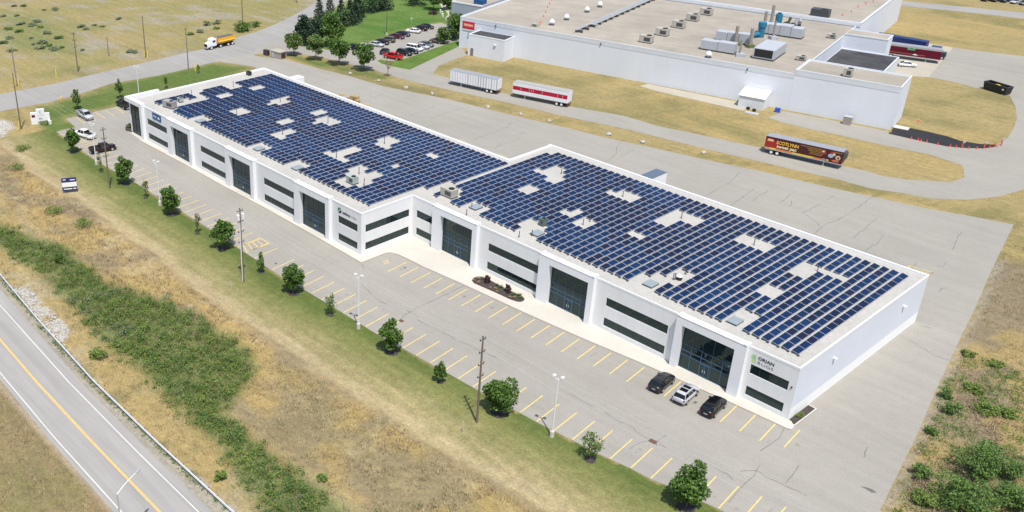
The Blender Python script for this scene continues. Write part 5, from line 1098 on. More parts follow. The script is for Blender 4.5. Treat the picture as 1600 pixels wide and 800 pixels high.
# skip
t = thing('waste_skip', 'open black roll-off waste skip by the loop road', 'skip', at(1557, 143.5), R_(-18))
b = MB(); b.loft([[(-3.0, -1.1, .2), (3.0, -1.1, .2), (3.0, 1.1, .2), (-3.0, 1.1, .2)], [(-3.25, -1.25, 2.1), (3.25, -1.25, 2.1), (3.25, 1.25, 2.1), (-3.25, 1.25, 2.1)]], cap=False); b.loft([[(3.1, -1.1, 2.1), (-3.1, -1.1, 2.1), (-3.1, 1.1, 2.1), (3.1, 1.1, 2.1)], [(2.9, -1.0, .5), (-2.9, -1.0, .5), (-2.9, 1.0, .5), (2.9, 1.0, .5)]], cap=False); b.flat([(-2.9, -1.0), (2.9, -1.0), (2.9, 1.0), (-2.9, 1.0)], .5)
b.build('body', mat('black_skip_paint', (.012, .014, .022), .5), t)
b = MB()
for q in ((-3.3, 3.3, -1.3, -1.12), (-3.3, 3.3, 1.12, 1.3), (-3.3, -3.12, -1.11, 1.11), (3.12, 3.3, -1.11, 1.11)): b.box(q[0], q[1], q[2], q[3], 2.1, 2.22)
b.build('rim', DGREY, t)
b = MB(); b.box(2.0, 2.5, -1.24, -1.19, 1.2, 1.6); b.build('sticker', INKW, t)
b = MB(); b.blob((-.2, .1, 1.3), .9, .6, .6, 0, 3, .3); o = b.build('rubbish_heap', YEL, loc=None); o.location = at(1557, 143.5); o.rotation_euler = (0, 0, R_(-18)); tag(o, 'yellow rubbish lying inside the black waste skip', 'rubbish')
for s in (-1, 1):
    b = MB(); b.cyl((2.4, s * .7, .12), (2.4, s * .95, .12), .16, n=8); b.build('roller', STEEL, t)
# pallets behind the building
for i, (u, v, n, rz) in enumerate(((556, 158, 9, .2), (551, 155, 7, .6), (546.5, 155.5, 4, .1), (533, 149, 2, .3), (559, 160, 5, .9), (572, 164, 1, .35))):
    t = thing('pallet_stack', ['tall stack of wooden pallets behind the building', 'second stack of wooden pallets leaning on the tall stack', 'short stack of wooden pallets left of the tall stacks', 'two loose pallets near the roof edge behind the building', 'tilted stack of pallets in front of the tall stack', 'single long timber lying right of the pallet stacks'][i], 'pallets', at(u, v, .02), rz)
    b = MB()
    for k in range(n):
        z = k * .15
        for y in (-.5, -.25, 0, .25, .5): b.box(-.6, .6, y - .06, y + .06, z + .11, z + .135)
    b.build('deck_board', PALLET, t)
    b = MB()
    for k in range(n):
        for x in (-.55, 0, .55): b.box(x - .05, x + .05, -.55, .55, k * .15, k * .15 + .109)
    b.build('stringer', PALLET, t)
    t.scale = (1.6 if i == 5 else 1.15, 1.15, 1)
# utility boxes by the drive
t = thing('transformer_hut', 'squat tan utility hut with pale roof and dark doors by the drive', 'utility hut', at(435.5, 90), R_(8)); b = MB(); b.box(-2.0, 2.0, -1.3, 1.3, 0, 2.0); b.build('wall', mat('tan_grey_wall', (.34, .31, .27), .7), t); b = MB(); b.box(-2.15, 2.15, -1.45, 1.45, 2.01, 2.2); b.build('roof', CONC2, t); b = MB(); b.box(2.001, 2.04, -.9, .9, .2, 1.7); b.build('door', mat('dark_brown_door', (.06, .03, .03), .6), t); b = MB(); b.box(-1.6, -.6, -1.34, -1.301, .2, 1.7); b.build('vent_panel', STEEL, t)
t = thing('electrical_cabinet', 'dark brown electrical cabinet standing left of the tan utility hut', 'cabinet', at(416.5, 87.5), R_(8)); b = MB(); b.box(-.9, .9, -.5, .5, .2, 1.9); b.build('casing', mat('dark_brown_cabinet', (.05, .035, .035), .6), t); b = MB(); b.box(-1.1, 1.1, -.7, .7, 0, .2); b.build('plinth', CONC2, t)
# ------------------------------------------------------------------ lamps, poles, wires
def area_lamp(label, base, h=9.2, aim=0.0):
    t = thing('lamp_post', label, 'lamp post', base, aim, 'white twin lamp posts along the parking lot')
    b = MB(); b.cyl((0, 0, 0), (0, 0, .9), .32, .30, 14); b.build('concrete_base', CONC, t)
    b = MB(); b.cyl((0, 0, .9), (0, 0, h), .11, .075, 10); b.build('pole', LAMPW, t)
    for s in (-1, 1):
        b = MB(); b.tube([(0, 0, h - .25), (s * .35, 0, h - .1), (s * .5, 0, h + .2)], .05, 6); a = b.build('arm', LAMPW, t)
        b = MB(); b.obox((s * .55, 0, h + .18), (.4, .42, .24), 0); b.build('lamp_head', LAMPW, a)
    return t
for (u, v), lab in zip(((862, 682), (560, 513), (250, 320.5), (150.8, 257)), ('nearest white twin lamp post, standing between the sparse small tree and the big round tree', 'white twin lamp post on the grass edge opposite the stepped corner of the building', 'white twin lamp post between the far young trees, opposite the second entrance', 'white twin lamp post beside the dark red pickup')):
    area_lamp(lab, at(u, v), 9.15, 0.35)
p = at(213, 105, 9.3); area_lamp('white twin lamp post rising behind the far corner of the building', (p[0], p[1], 0), 9.15, .35)
t = thing('lamp_post', 'thin dark lamp post at the edge of the upper lot lawn', 'lamp post', at(604, 55)); b = MB(); b.cyl((0, 0, 0), (0, 0, .8), .35, .3, 12); b.build('concrete_base', CONC, t); b = MB(); b.cyl((0, 0, .8), (0, 0, 8.8), .10, .07, 8); b.build('pole', DGREY, t); b = MB(); b.box(-.5, .5, -.2, .2, 8.8, 8.95); b.build('lamp_head', DGREY, t)
t = thing('street_lamp', 'grey cobra head street lamp leaning out over the highway', 'street lamp', (-34.75, -80.7, 0)); b = MB(); b.cyl((0, 0, 0), (0, 0, 9.0), .13, .08, 10); b.build('pole', STEEL, t)
b = MB(); b.tube([(0, 0, 9.0), (-.45, 1.1, 9.35), (-.95, 2.4, 9.55), (-1.2, 3.0, 9.55)], [.06, .055, .05, .045], 8); a = b.build('arm', LAMPW, t); b = MB(); b.loft([[(-1.2 + x - .06 * 0, 3.0 + y, 9.5 + z) for x, y, z in ((-.10, 0, 0), (.10, 0, 0), (.10, 0, .12), (-.10, 0, .12))], [(-1.32 + x, 3.35 + y, 9.5 + z) for x, y, z in ((-.16, 0, -.02), (.16, 0, -.02), (.14, 0, .14), (-.14, 0, .14))], [(-1.45 + x, 3.75 + y, 9.53 + z) for x, y, z in ((-.08, 0, 0), (.08, 0, 0), (.08, 0, .08), (-.08, 0, .08))]]); b.build('lamp_head', STEEL, a)
TOPS = {}
def upole(key, label, base, h, wood=WOOD, arms=0, trans=False, lean=(0, 0), guard=False, conduit=False):
    t = thing('utility_pole', label, 'utility pole', base)
    b = MB(); b.cyl((0, 0, 0), (lean[0], lean[1], h), .17, .11, 9); b.build('pole', wood, t)
    for k in range(arms):
        z = h - .6 - k * 1.9
        b = MB(); b.box(-.05, .05, -.55, .55, z, z + .09); a = b.build('bracket', DGREY, t)
        for s in (-1, 1):
            b = MB(); b.cyl((0, s * .52, z + .09), (0, s * .52, z + .34), .075, .05, 8); b.build('insulator', mat('brown_insulator', (.13, .08, .06), .4) if 'brown_insulator' not in MATS else MATS['brown_insulator'], a)
    if trans:
        for s in (-1, 1): b = MB(); b.cyl((.12, s * .48, h - 2.1), (.12, s * .48, h - 1.1), .28, .28, 12); b.build('transformer', LAMPW, t)
    if conduit: b = MB(); b.cyl((.05, -.22, .2), (.05, -.18, h - 2.6), .08, n=8); b.build('conduit', LAMPW, t)
    if guard: b = MB(); b.cyl((.5, -.9, .1), (.28, -.45, 2.4), .07, n=6); b.build('guy_guard', YEL, t)
    TOPS[key] = Vector(base) + Vector((lean[0], lean[1], h)); return t
upole('a', 'nearest wooden utility pole, beside the big round tree on the grass edge', at(745, 660), 13.65, arms=4)
upole('b', 'wooden utility pole with two white transformers and a white conduit', at(380.5, 440), 13.85, arms=4, trans=True, conduit=True)
upole('c', 'wooden utility pole among the young trees near the dark red pickup', at(171.5, 294.5), 13.5, arms=4)
upole('d', 'dark wooden utility pole on the dry bank left of the pylon sign', at(33, 202), 14.0, arms=0, guard=True)
upole('e', 'leftmost weathered pole beyond the side road', at(27, 135), 11.0, WOODG, guard=True)
upole('f', 'wooden pole with cross brackets on the far verge above the road bend', at(122, 112), 11.5, WOOD, arms=3)
upole('g', 'short thin pole standing back in the dry field', at(170, 87.5), 6.0, WOODG)
upole('h', 'bare brown pole on the far verge with a yellow guard', at(228, 89.5), 12.5, WOOD, guard=True)
upole('i', 'grey pole on the near verge by the yellow guy guards', at(294.5, 108.5), 12.2, WOODG, arms=1)
upole('j', 'tall brown pole behind the dark green roadside bush', at(379.5, 39), 13.0, WOOD, arms=1)
upole('k', 'distant pole on the dry field at the top edge', at(464, 5), 11.0, WOODG)
CABLE = mat('aluminium_cable', (.55, .56, .57), .5)
def wire(label, P, Q, sag, dy=0, dz=0, r=.013):
    b = MB(); pts = []
    for i in range(25):
        s = i / 24; p = P.lerp(Q, s); pts.append((p.x, p.y + dy, p.z + dz - 4 * sag * s * (1 - s)))
    b.tube(pts, r, 4); tag(b.build('power_line', CABLE), label, 'power line', 'power lines between the roadside poles')
far = Vector((26.5, -29.5, 13.6))
for (pn, P, Q, nm) in (('n', TOPS['a'], far, 'running right from the nearest pole'), ('m', TOPS['b'], TOPS['a'], 'between the transformer pole and the nearest pole'), ('l', TOPS['c'], TOPS['b'], 'between the dark red pickup and the transformer pole'), ('k', TOPS['d'], TOPS['c'], 'between the pylon sign and the dark red pickup')):
    wire('upper outer power line ' + nm, P, Q, .9, .52, -.3); wire('upper inner power line ' + nm, P, Q, .9, -.52, -.3); wire('lower power line ' + nm, P, Q, 1.1, .52, -2.2)
# yellow guy guards and hydrants
for u, v, lab in ((305, 111, 'leaning yellow guy guard on the lawn near the road, nearest the grey pole'), (310.5, 110, 'second leaning yellow guy guard on the lawn near the road'), (88, 121, 'yellow guy guard in the dry grass beyond the side road'), (29.5, 136, 'yellow guard at the foot of the leftmost pole'), (230.5, 90, 'yellow marker at the foot of the bare brown pole')):
    t = thing('guy_guard', lab, 'guy guard', at(u, v)); b = MB(); b.cyl((0, 0, 0), (-.6, .35, 2.2), .09, n=8); b.build('sleeve', YEL, t); b = MB(); b.cyl((-.6, .35, 2.2), (-1.3, .75, 4.6), .015, n=5); b.build('guy_wire', STEEL, t)
t = thing('fire_hydrant', 'yellow fire hydrant on the lawn by the side road', 'hydrant', at(96, 157)); b = MB(); b.cyl((0, 0, 0), (0, 0, .95), .2, .18, 10); b.cyl((0, 0, .95), (0, 0, 1.2), .25, .08, 10); b.build('barrel', YEL, t); b = MB(); b.cyl((-.4, 0, .65), (.4, 0, .65), .13, n=8); b.build('outlet', YEL, t)
for u, v, h, lab in ((361, 452, 1.5, 'thin pale wooden stake on the mown bank near the transformer pole'), (723, 676, 1.7, 'white stake on the mown bank near the nearest pole')):
    t = thing('marker_stake', lab, 'stake', at(u, v)); b = MB(); b.box(-.05, .05, -.03, .03, 0, h); b.build('stake', CONC, t); b = MB(); b.box(-.055, .055, -.035, .035, h, h + .1); b.build('cap', LAMPW, t)
# guard rail
t = thing('guard_rail', 'grey steel guard rail running along the highway shoulder', 'guard rail', (0, 0, 0))
RL = [p for p in HW['rail']]; RLv = [Vector((p[0], p[1], 0)) for p in RL]
b = MB()
prof = [(0, .45), (-.06, .50), (-.02, .58), (-.02, .64), (-.06, .72), (0, .78), (.03, .78), (.0, .70), (.03, .61), (.0, .52), (.03, .45)]
rings = []
for i, p in enumerate(RLv):
    d = (RLv[min(i + 1, len(RLv) - 1)] - RLv[max(i - 1, 0)]).normalized(); n = Vector((-d.y, d.x, 0))
    rings.append([tuple(p + n * q[0] + Vector((0, 0, q[1]))) for q in prof])
b.loft(rings); b.build('beam', mat('bright_steel_beam', (.66, .68, .70), .45), t)
acc = 0; nposts = 0
for p, q in zip(RLv, RLv[1:]):
    L = (q - p).length; s = acc
    while s < L and nposts < 100:
        c = p.lerp(q, s / L)
        if -112 < c.x < -22:
            b = MB(); b.box(c.x - .07, c.x + .07, c.y + .05, c.y + .22, 0, .82); b.build('post', WOODG, t); nposts += 1
        s += 1.905
    acc = s - L
# pylon sign and billboard
p = at(66.5, 193); t = thing('pylon_sign', 'white stepped pylon sign with a green C emblem by the lot entrance', 'sign', p, R_(62)); t.scale = (.88, .88, .9)
b = MB(); b.box(-1.3, .9, -.35, .35, 0, 4.2); b.box(.901, 2.2, -.3, .3, .9, 3.0); b.build('panel', WHITE2, t)
b = MB(); b.box(-2.9, -1.301, -.36, .36, 0, 3.3); b.build('side_panel', WHITE2, t)
b = MB(); b.box(-2.6, -1.7, -.40, -.361, 2.0, 2.7); b.build('red_screen', mat('dark_red_screen', (.10, .005, .025), .3), t)
b = MB(); add_text(b, 'C', 1.2, lambda u, v: (-.6 + u, -.36, 3.05 + v * .95), 0, bold=.01, width=.75); b.build('emblem', DGREENP, t)
b = MB(); [b.poly([(x, -.36, 1.3), (x + .22, -.36, 1.3), (x + .22, -.36, 1.8), (x, -.36, 1.8)]) for x in (-.75, -.42, -.05)]; b.box(-1.2, .8, -.355, -.351, 2.2, 2.75, 1); b.build('lettering', [MATS['slate_lettering'], COPING], t)
t = thing('billboard', 'blue and white lease sign board on posts on the mown bank', 'billboard', at(110, 301), R_(64))
b = MB(); b.box(-1.5, 1.5, -.06, .06, .55, 3.3, 0); b.build('board', NAVYP, t)
b = MB(); b.box(-1.48, 1.48, -.075, -.061, 1.35, 2.35); b.build('white_field', INKW, t)
b = MB()
for x0, x1, z, h in ((-1.2, -.6, 2.85, .2), (.2, 1.2, 2.75, .2), (-1.2, .5, .8, .22), (.7, 1.3, .8, .22)): b.poly([(x0, -.066, z), (x1, -.066, z), (x1, -.066, z + h), (x0, -.066, z + h)])
b.build('lettering', INKW, t)
for s in (-1, 1):
    b = MB(); b.box(s * 1.2 - .06, s * 1.2 + .06, .061, .18, 0, 3.2); b.build('post', WOODG, t)
    b = MB(); b.tube([(s * 1.2, .14, 2.0), (s * 1.6 + .6, 2.6, .1)], .05, 5); b.build('brace', STEEL, t)
t = thing('white_box', 'small white utility box on the lawn before the pylon sign', 'utility box', at(78, 193.5)); b = MB(); b.box(-.4, .4, -.35, .35, 0, .75); b.build('casing', LAMPW, t); b = MB(); b.box(-.43, .43, -.38, .38, .751, .82); b.build('lid', LAMPW, t)
# boulders
bo = None; rr = random.Random(4)
for u, v in ((547, 116), (592, 127.5), (634, 138), (675, 147.5), (762, 168), (813, 180), (858, 190.5), (951, 211), (1004, 223.5), (1099, 240)):
    b = MB(); b.blob((0, 0, .25), rr.uniform(.5, .72), rr.uniform(.4, .6), rr.uniform(.35, .5), 0, rr.randint(0, 99), .22)
    o = b.build('boulder', STONE, loc=at(u, v)); o.rotation_euler = (0, 0, rr.uniform(0, 3)); tag(o, 'pale boulder set along the dry strip between the lot and the service road', 'boulder', 'boulders along the dry strip')
# small lawn signs in the upper lot and person-free red sign
t = thing('red_sign', 'low red sign at the foot of the dark evergreen by the drive', 'sign', at(474.5, 62.5), R_(40)); b = MB(); b.box(-1.1, 1.1, -.06, .06, .5, 1.5); b.build('board', mat('bright_red_board', (.65, .05, .05), .5), t); b = MB(); b.box(-1.0, -.9, -.05, .05, 0, .5); b.box(.9, 1.0, -.05, .05, 0, .5); b.build('post', DGREY, t)
t = thing('white_post_sign', 'tiny white sign post on the upper lawn', 'sign', at(643, 37)); b = MB(); b.cyl((0, 0, 0), (0, 0, 1.4), .05, n=6); b.build('post', STEEL, t); b = MB(); b.box(-.3, .3, -.03, .03, 1.3, 2.1); b.build('plate', LAMPW, t)
for u, v, lab in ((688, 20, 'nearest white bollard light to the top edge by the footpath'), (690.5, 23, 'middle white bollard light by the footpath'), (692, 26.5, 'white bollard light by the footpath nearest the lot')):
    t = thing('bollard_light', lab, 'bollard', at(u, v)); b = MB(); b.cyl((0, 0, 0), (0, 0, 1.0), .25, n=8); b.build('post', LAMPW, t); b = MB(); b.cyl((0, 0, 1.0), (0, 0, 1.2), .32, .2, 8); b.build('cap', LAMPW, t)
# ------------------------------------------------------------------ trees and shrubs
def crown_cards(b, c, rx, rz, n, size, rr, shape='round', clumps=26, up=.65, asp=.75, gaps=.0):
    cl = []
    for i in range(clumps):
        while True:
            x, y, z = rr.uniform(-1, 1), rr.uniform(-1, 1), rr.uniform(-1, 1); q = math.sqrt(x * x + y * y + z * z)
            if q > 1 or q < .45: continue
            if shape == 'egg' and math.hypot(x, y) > (.98 - .62 * max(0, z)) : continue
            if shape == 'oval' and math.hypot(x, y) > .95 - .35 * abs(z): continue
            break
        cl.append((x * .80, y * .80, z * .82, rr.uniform(.24, .38)))
    cl.append((0, 0, 0, .5)); cl.append((0, 0, -.35, .45)); cl.append((0, 0, .35, .4))
    for i in range(int(n * 1.5)):
        x, y, z, r = cl[rr.randrange(len(cl))]
        d = Vector((rr.gauss(0, 1), rr.gauss(0, 1), rr.gauss(0, 1))).normalized() * (r * rr.uniform(.55, 1.0))
        b.card((c[0] + (x + d.x) * rx, c[1] + (y + d.y) * rx, c[2] + (z + d.z) * rz), size * rr.uniform(.6, 1.25), rr, 0, up, asp)
def trunk(b, h, r, limbs, rr, rx, base_frac=.35):
    b.tube([(0, 0, 0), (rr.uniform(-.05, .05), rr.uniform(-.05, .05), h * base_frac), (rr.uniform(-.1, .1), rr.uniform(-.1, .1), h * .86)], [r * 1.15, r * .85, r * .2], 8)
    for i in range(limbs):
        t = 6.283 * i / limbs + rr.uniform(-.4, .4); z0 = h * rr.uniform(base_frac * .8, .62); L = rx * rr.uniform(.55, .85)
        b.tube([(0, 0, z0), (math.cos(t) * L * .5, math.sin(t) * L * .5, z0 + L * .45), (math.cos(t) * L, math.sin(t) * L, z0 + L * .8)], [r * .5, r * .3, r * .08], 5)
def tree(label, u, v, h, rx, seed, leaf=None, n=1500, size=.34, shape='oval', clear=.22, group=None, kind='broadleaf_tree', clumps=26, limbs=6, loc=None, mulch=True):
    rr = random.Random(seed); t = thing(kind, label, 'tree', loc or at(u, v), rr.uniform(0, 6), group)
    b = MB(); trunk(b, h, max(.05, h * .017), limbs, rr, rx, clear + .08); b.build('trunk', BARK, t)
    b = MB(); zc = h * (clear + (1 - clear) / 2); rz = h * (1 - clear) / 2
    crown_cards(b, (0, 0, zc), rx, rz, n, size, rr, shape, clumps); b.build('crown', leaf or LEAF, t)
    if mulch:
        b = MB(); r = max(.55, rx * .5); b.poly([(r * rr.uniform(.85, 1.1) * math.cos(a * .524), r * rr.uniform(.85, 1.1) * math.sin(a * .524), .035) for a in range(12)]); b.build('mulch_ring', MULCH, t)
    return t
G1 = 'young trees along the grass edge of the parking lot'
tree('dense round dark green tree nearest the front, at the bottom edge beside the lot', 1072, 792, 6.6, 2.35, 1, n=3600, size=.36, shape='egg', clear=.12, group=G1, clumps=40)
tree('small airy tree with thin leaves between the nearest lamp post and the bottom tree', 922, 718, 4.2, 1.55, 2, LEAF2, n=420, size=.27, clear=.3, group=G1, clumps=16)
tree('big round dense tree right of the nearest utility pole', 781, 645, 5.9, 2.6, 3, n=3800, size=.38, shape='oval', clear=.14, group=G1, clumps=42)
tree('small pointed dark tree left of the nearest utility pole', 688, 597, 3.8, 1.05, 4, n=900, size=.28, shape='egg', clear=.12, group=G1, clumps=18)
tree('leafy medium tree opposite the planting bed, left of the small pointed tree', 611, 550, 5.3, 2.15, 5, n=2300, size=.36, clear=.2, group=G1, clumps=28)
tree('sparse half bare tree left of the lamp post by the stepped corner', 516, 492, 3.9, 1.25, 6, LEAF2, n=330, size=.26, clear=.18, group=G1, clumps=12)
tree('full bright green tree left of the sparse half bare tree', 458, 458, 5.5, 2.2, 7, n=2200, size=.36, clear=.17, group=G1, clumps=30)
tree('thin young tree right of the transformer pole', 409, 425, 3.9, 1.05, 8, LEAF2, n=520, size=.28, shape='egg', clear=.2, group=G1, clumps=15)
tree('broad dark tree left of the transformer pole', 348, 388, 6.0, 2.5, 9, n=2200, size=.40, shape='egg', clear=.16, group=G1, clumps=26)
tree('thin pale sapling left of the broad dark tree', 309, 365, 4.4, .95, 10, LEAFP, n=240, size=.25, clear=.25, group=G1, clumps=10)
tree('dense rounded tree right of the second lamp post', 268, 335, 6.0, 2.3, 11, n=2200, size=.38, clear=.15, group=G1, clumps=28)
tree('very thin sapling left of the second lamp post', 228, 309, 4.4, .95, 12, LEAFP, n=230, size=.26, clear=.25, group=G1, clumps=10)
tree('pointed full tree beside the pole near the dark red pickup', 196.5, 287, 6.4, 2.25, 13, n=1900, size=.40, shape='egg', clear=.16, group=G1, clumps=26)
tree('almost leafless sapling beside the far lamp post', 158.5, 268.5, 4.4, .9, 14, LEAFP, n=140, size=.25, clear=.3, group=G1, clumps=9)
tree('round tree in front of the white crew cab pickup', 115.5, 238, 5.6, 1.9, 15, n=1700, size=.42, clear=.22, group=G1, clumps=24)
tree('slender tree on the lawn behind the silver pickup', 121, 171, 5.9, 1.45, 16, LEAF2, n=800, size=.38, shape='egg', clear=.2, clumps=18)
tree('slender tree on the lawn behind the black pickup', 188, 153.5, 5.5, 1.35, 17, LEAF2, n=620, size=.38, shape='egg', clear=.22, clumps=16)
tree('tiny thin sapling with dark mulch on the lawn above the building corner', 259.5, 137.5, 3.8, .65, 18, LEAF, n=260, size=.3, shape='egg', clear=.25, clumps=10)
tree('tiny sapling beside the yellow guy guards', 310, 113.5, 2.4, .5, 19, LEAF, n=120, size=.28, shape='egg', clear=.25, clumps=8)
G2 = 'street trees along the drive to the upper lot'
for i, (u, v, h, rx, lab) in enumerate(((459, 87, 7.2, 3.0, 'round street tree beside the tan utility hut'), (494, 94.5, 7.8, 3.2, 'second street tree from the tan utility hut'), (530, 101.5, 8.6, 3.7, 'third and largest street tree along the drive'), (568.5, 110.5, 8.2, 3.6, 'fourth street tree, in front of the parked cars of the upper lot'))):
    tree(lab, u, v, h, rx, 30 + i, LEAF if i > 1 else LEAF2, n=1500, size=.58, clear=.24, group=G2, clumps=26, mulch=False)
tree('bare pale dry tree at the tip of the green wedge', 606, 119.5, 5.2, 1.9, 36, LEAFD, n=150, size=.3, clear=.35, clumps=10, limbs=9, mulch=False)
tree('tall rounded tree behind the street trees, before the lawn', 519, 72.5, 10.5, 4.4, 37, LEAF, n=1900, size=.7, clear=.14, clumps=30, mulch=False)
tree('big dark rounded evergreen at the corner of drive and side road', 484, 69, 9.5, 5.4, 38, NEEDLED, n=2400, size=.75, shape='egg', clear=.03, clumps=36, mulch=False)
tree('small spreading tree beside the bronze SUV at the warehouse end of the upper lot', 693.5, 68.5, 5.4, 3.0, 39, LEAF, n=1200, size=.5, clear=.2, clumps=22, mulch=False)
tree('tall leafy tree against the far corner of the warehouse', 711, 60, 8.0, 3.4, 40, LEAF, n=1300, size=.6, clear=.1, clumps=24, mulch=False)
tree('yellow green tree by the footpath beside the warehouse', 709, 45, 5.0, 3.0, 41, LEAF2, n=900, size=.55, clear=.1, clumps=20, mulch=False)
tree('tree at the top edge over the curving footpath', 677, 16, 7.0, 3.4, 42, LEAF2, n=900, size=.6, clear=.2, clumps=20, mulch=False)
tree('dark tree at the top edge left of the office wing', 700, 15, 7.0, 3.6, 43, LEAF, n=900, size=.6, clear=.1, clumps=20, mulch=False)
def conifer(label, u, v, h, r, seed, leaf=NEEDLE, n=900, group=None, size=.7):
    rr = random.Random(seed); t = thing('conifer_tree', label, 'tree', at(u, v), rr.uniform(0, 6), group)
    b = MB(); b.cyl((0, 0, 0), (0, 0, h * .96), h * .018, .02, 7); b.build('trunk', BARK, t)
    b = MB(); lay = int(h * 1.3)
    for i in range(n):
        f = rr.random() ** 1.5; k = round(f * lay) / lay; z = h * (.06 + .94 * k) ; R = r * (1 - k) ** .85 * rr.uniform(.25, 1.08) + .08
        a = rr.choice(range(9)) * .698 + k * 5 + rr.gauss(0, .16)
        b.card((math.cos(a) * R, math.sin(a) * R, z - R * .22 + rr.gauss(0, .16)), size * rr.uniform(.5, 1.2), rr, 0, .9, .55)
    b.build('crown', leaf, t); return t
G3 = 'spruces on the upper lawn'
for i, (u, v, h, r, lab) in enumerate(((499, 43, 10.5, 3.0, 'slim tall spruce nearest the side road'), (516, 44, 11.5, 3.4, 'tall spruce with a sharp tip, second from the side road'), (533, 41, 9.6, 3.0, 'dark spruce in the middle of the upper row'), (547, 38, 9.2, 3.4, 'broad spruce right of the middle of the upper row'), (555, 34, 8.2, 2.8, 'short spruce in the upper row by the dry bare patch'), (561, 27, 8.5, 2.6, 'single dark spruce standing right of the upper row'), (577, 19, 10.0, 3.6, 'broad dark spruce at the top edge, left of three'), (589, 17, 10.0, 3.4, 'dark spruce at the top edge, middle of three'), (603, 15, 10.0, 3.0, 'dark spruce at the top edge, right of three'))):
    conifer(lab, u, v, h, r, 60 + i, NEEDLED if i > 3 else NEEDLE, 1300, G3)
def bush(name, label, cat, loc, rx, rz, seed, leaf, n, size, group=None, clumps=16, up=1.0, asp=.5, stems=5):
    rr = random.Random(seed); t = thing(name, label, cat, loc, rr.uniform(0, 6), group)
    b = MB()
    for i in range(stems): a = 6.28 * i / stems; b.tube([(0, 0, 0), (math.cos(a) * rx * .35, math.sin(a) * rx * .35, rz * .8), (math.cos(a) * rx * .6, math.sin(a) * rx * .6, rz * 1.5)], [.05, .035, .01], 5)
    b.build('stem', BARK, t)
    b = MB(); crown_cards(b, (0, 0, rz * .95), rx, rz, n, size, rr, 'round', clumps, up, asp); b.v = [(x, y, max(.02, z)) for x, y, z in b.v]; b.build('foliage', leaf, t); return t
bush('shrub', 'long dark green bush at the foot of the tall brown pole', 'shrub', at(380, 48), 4.0, 1.6, 80, LEAF, 700, .6)
bush('shrub', 'bright green bush at the right end of the long dark bush', 'shrub', at(398, 42), 2.6, 1.0, 81, LEAF2, 350, .55)
bush('hedge', 'dark clipped hedge below the office wing', 'hedge', at(715, 31), 3.6, 1.0, 82, NEEDLED, 420, .6)
bush('shrub', 'dark low shrub mass under the top trees of the upper lawn', 'shrub', at(648, 8), 5.5, 1.7, 83, NEEDLED, 620, .7)
bush('shrub', 'dark red shrub bed on the upper lawn', 'shrub', at(677, 21.5), 2.6, .5, 84, PURPLE, 260, .5)
bush('shrub', 'dark shrub at the foot of the warehouse corner', 'shrub', at(707, 62), 3.0, 1.4, 85, NEEDLED, 420, .6)
# right hand rough ground
for i, (u, v, rx, rz, n, lf, lab) in enumerate(((1538, 740, 4.1, 1.9, 2600, BUSHL, 'large grey green willow shrub at the right edge, farther of the big two'), (1500, 790, 3.6, 1.8, 2600, BUSHL, 'large willow shrub at the bottom right, nearer of the big two'), (1585, 795, 3.0, 1.6, 1700, BUSHL, 'dark willow shrub cut by the bottom right corner'), (1522, 610, 1.5, .5, 420, BUSHB, 'bright green low weed clump uppermost on the right rough ground'), (1540, 640, 2.2, .6, 620, BUSHB, 'wide bright weed patch above the big willow shrubs'), (1570, 648, 1.5, .5, 420, BUSHB, 'small bright weed patch at the right edge above the willow shrubs'), (1478, 622, 1.0, .8, 330, BUSHL, 'dark green weed clump touching the lot edge below the gravel'), (1486, 645, 1.3, .8, 380, BUSHL, 'upright green weed clump near the lot edge, left of the wide bright patch'), (1455, 678, 1.0, .5, 260, BUSHL, 'flat green weed clump at the lot edge'), (1447, 788, 1.8, .8, 620, BUSHB, 'bright weeds at the bottom left foot of the willow shrub'), (1440, 745, 1.5, .8, 420, BUSHL, 'grey green weeds between the lot edge and the willow shrub'), (1512, 555, 1.2, .5, 260, BUSHB, 'small green weed clump beside the upper right lot edge'), (1557, 572, 1.3, .4, 260, BUSHB, 'green weed clump on the golden grass at the right'))):
    bush('shrub', lab, 'shrub', at(u, v), rx, rz, 90 + i, lf, int(n * 1.7), .30, 'shrubs on the rough ground right of the lot', 30 if n > 1500 else 16)
# verge shrubs on the left
for i, (u, v, rx, rz, n, lf, lab) in enumerate(((344, 750, 1.0, .8, 420, BUSHB, 'single bright green weed standing near the guard rail at the bottom left'), (152, 560, 1.7, .8, 520, BUSHB, 'bright green shrub beside the guard rail and white rocks'), (504, 750, .8, .4, 260, BUSHB, 'small bright weed on the bank below the ditch'), (94, 410, 1.4, 1.0, 420, LEAF, 'dark green round shrub at the top of the ditch thicket'), (128, 353, 2.6, .5, 420, BUSHB, 'yellow green weed patch above the ditch, upper left'), (85, 332, 2.4, .6, 420, BUSHB, 'yellow green weeds left of the upper weed patch'), (36, 234, 2.6, .6, 420, BUSHB, 'olive weeds on the bank below the dark utility pole'), (28, 262, 2.2, .5, 320, BUSHB, 'olive weeds lower on the far bank'))):
    bush('shrub', lab, 'shrub', at(u, v), rx, rz, 120 + i, lf, n, .30, 'shrubs on the bank left of the lot')
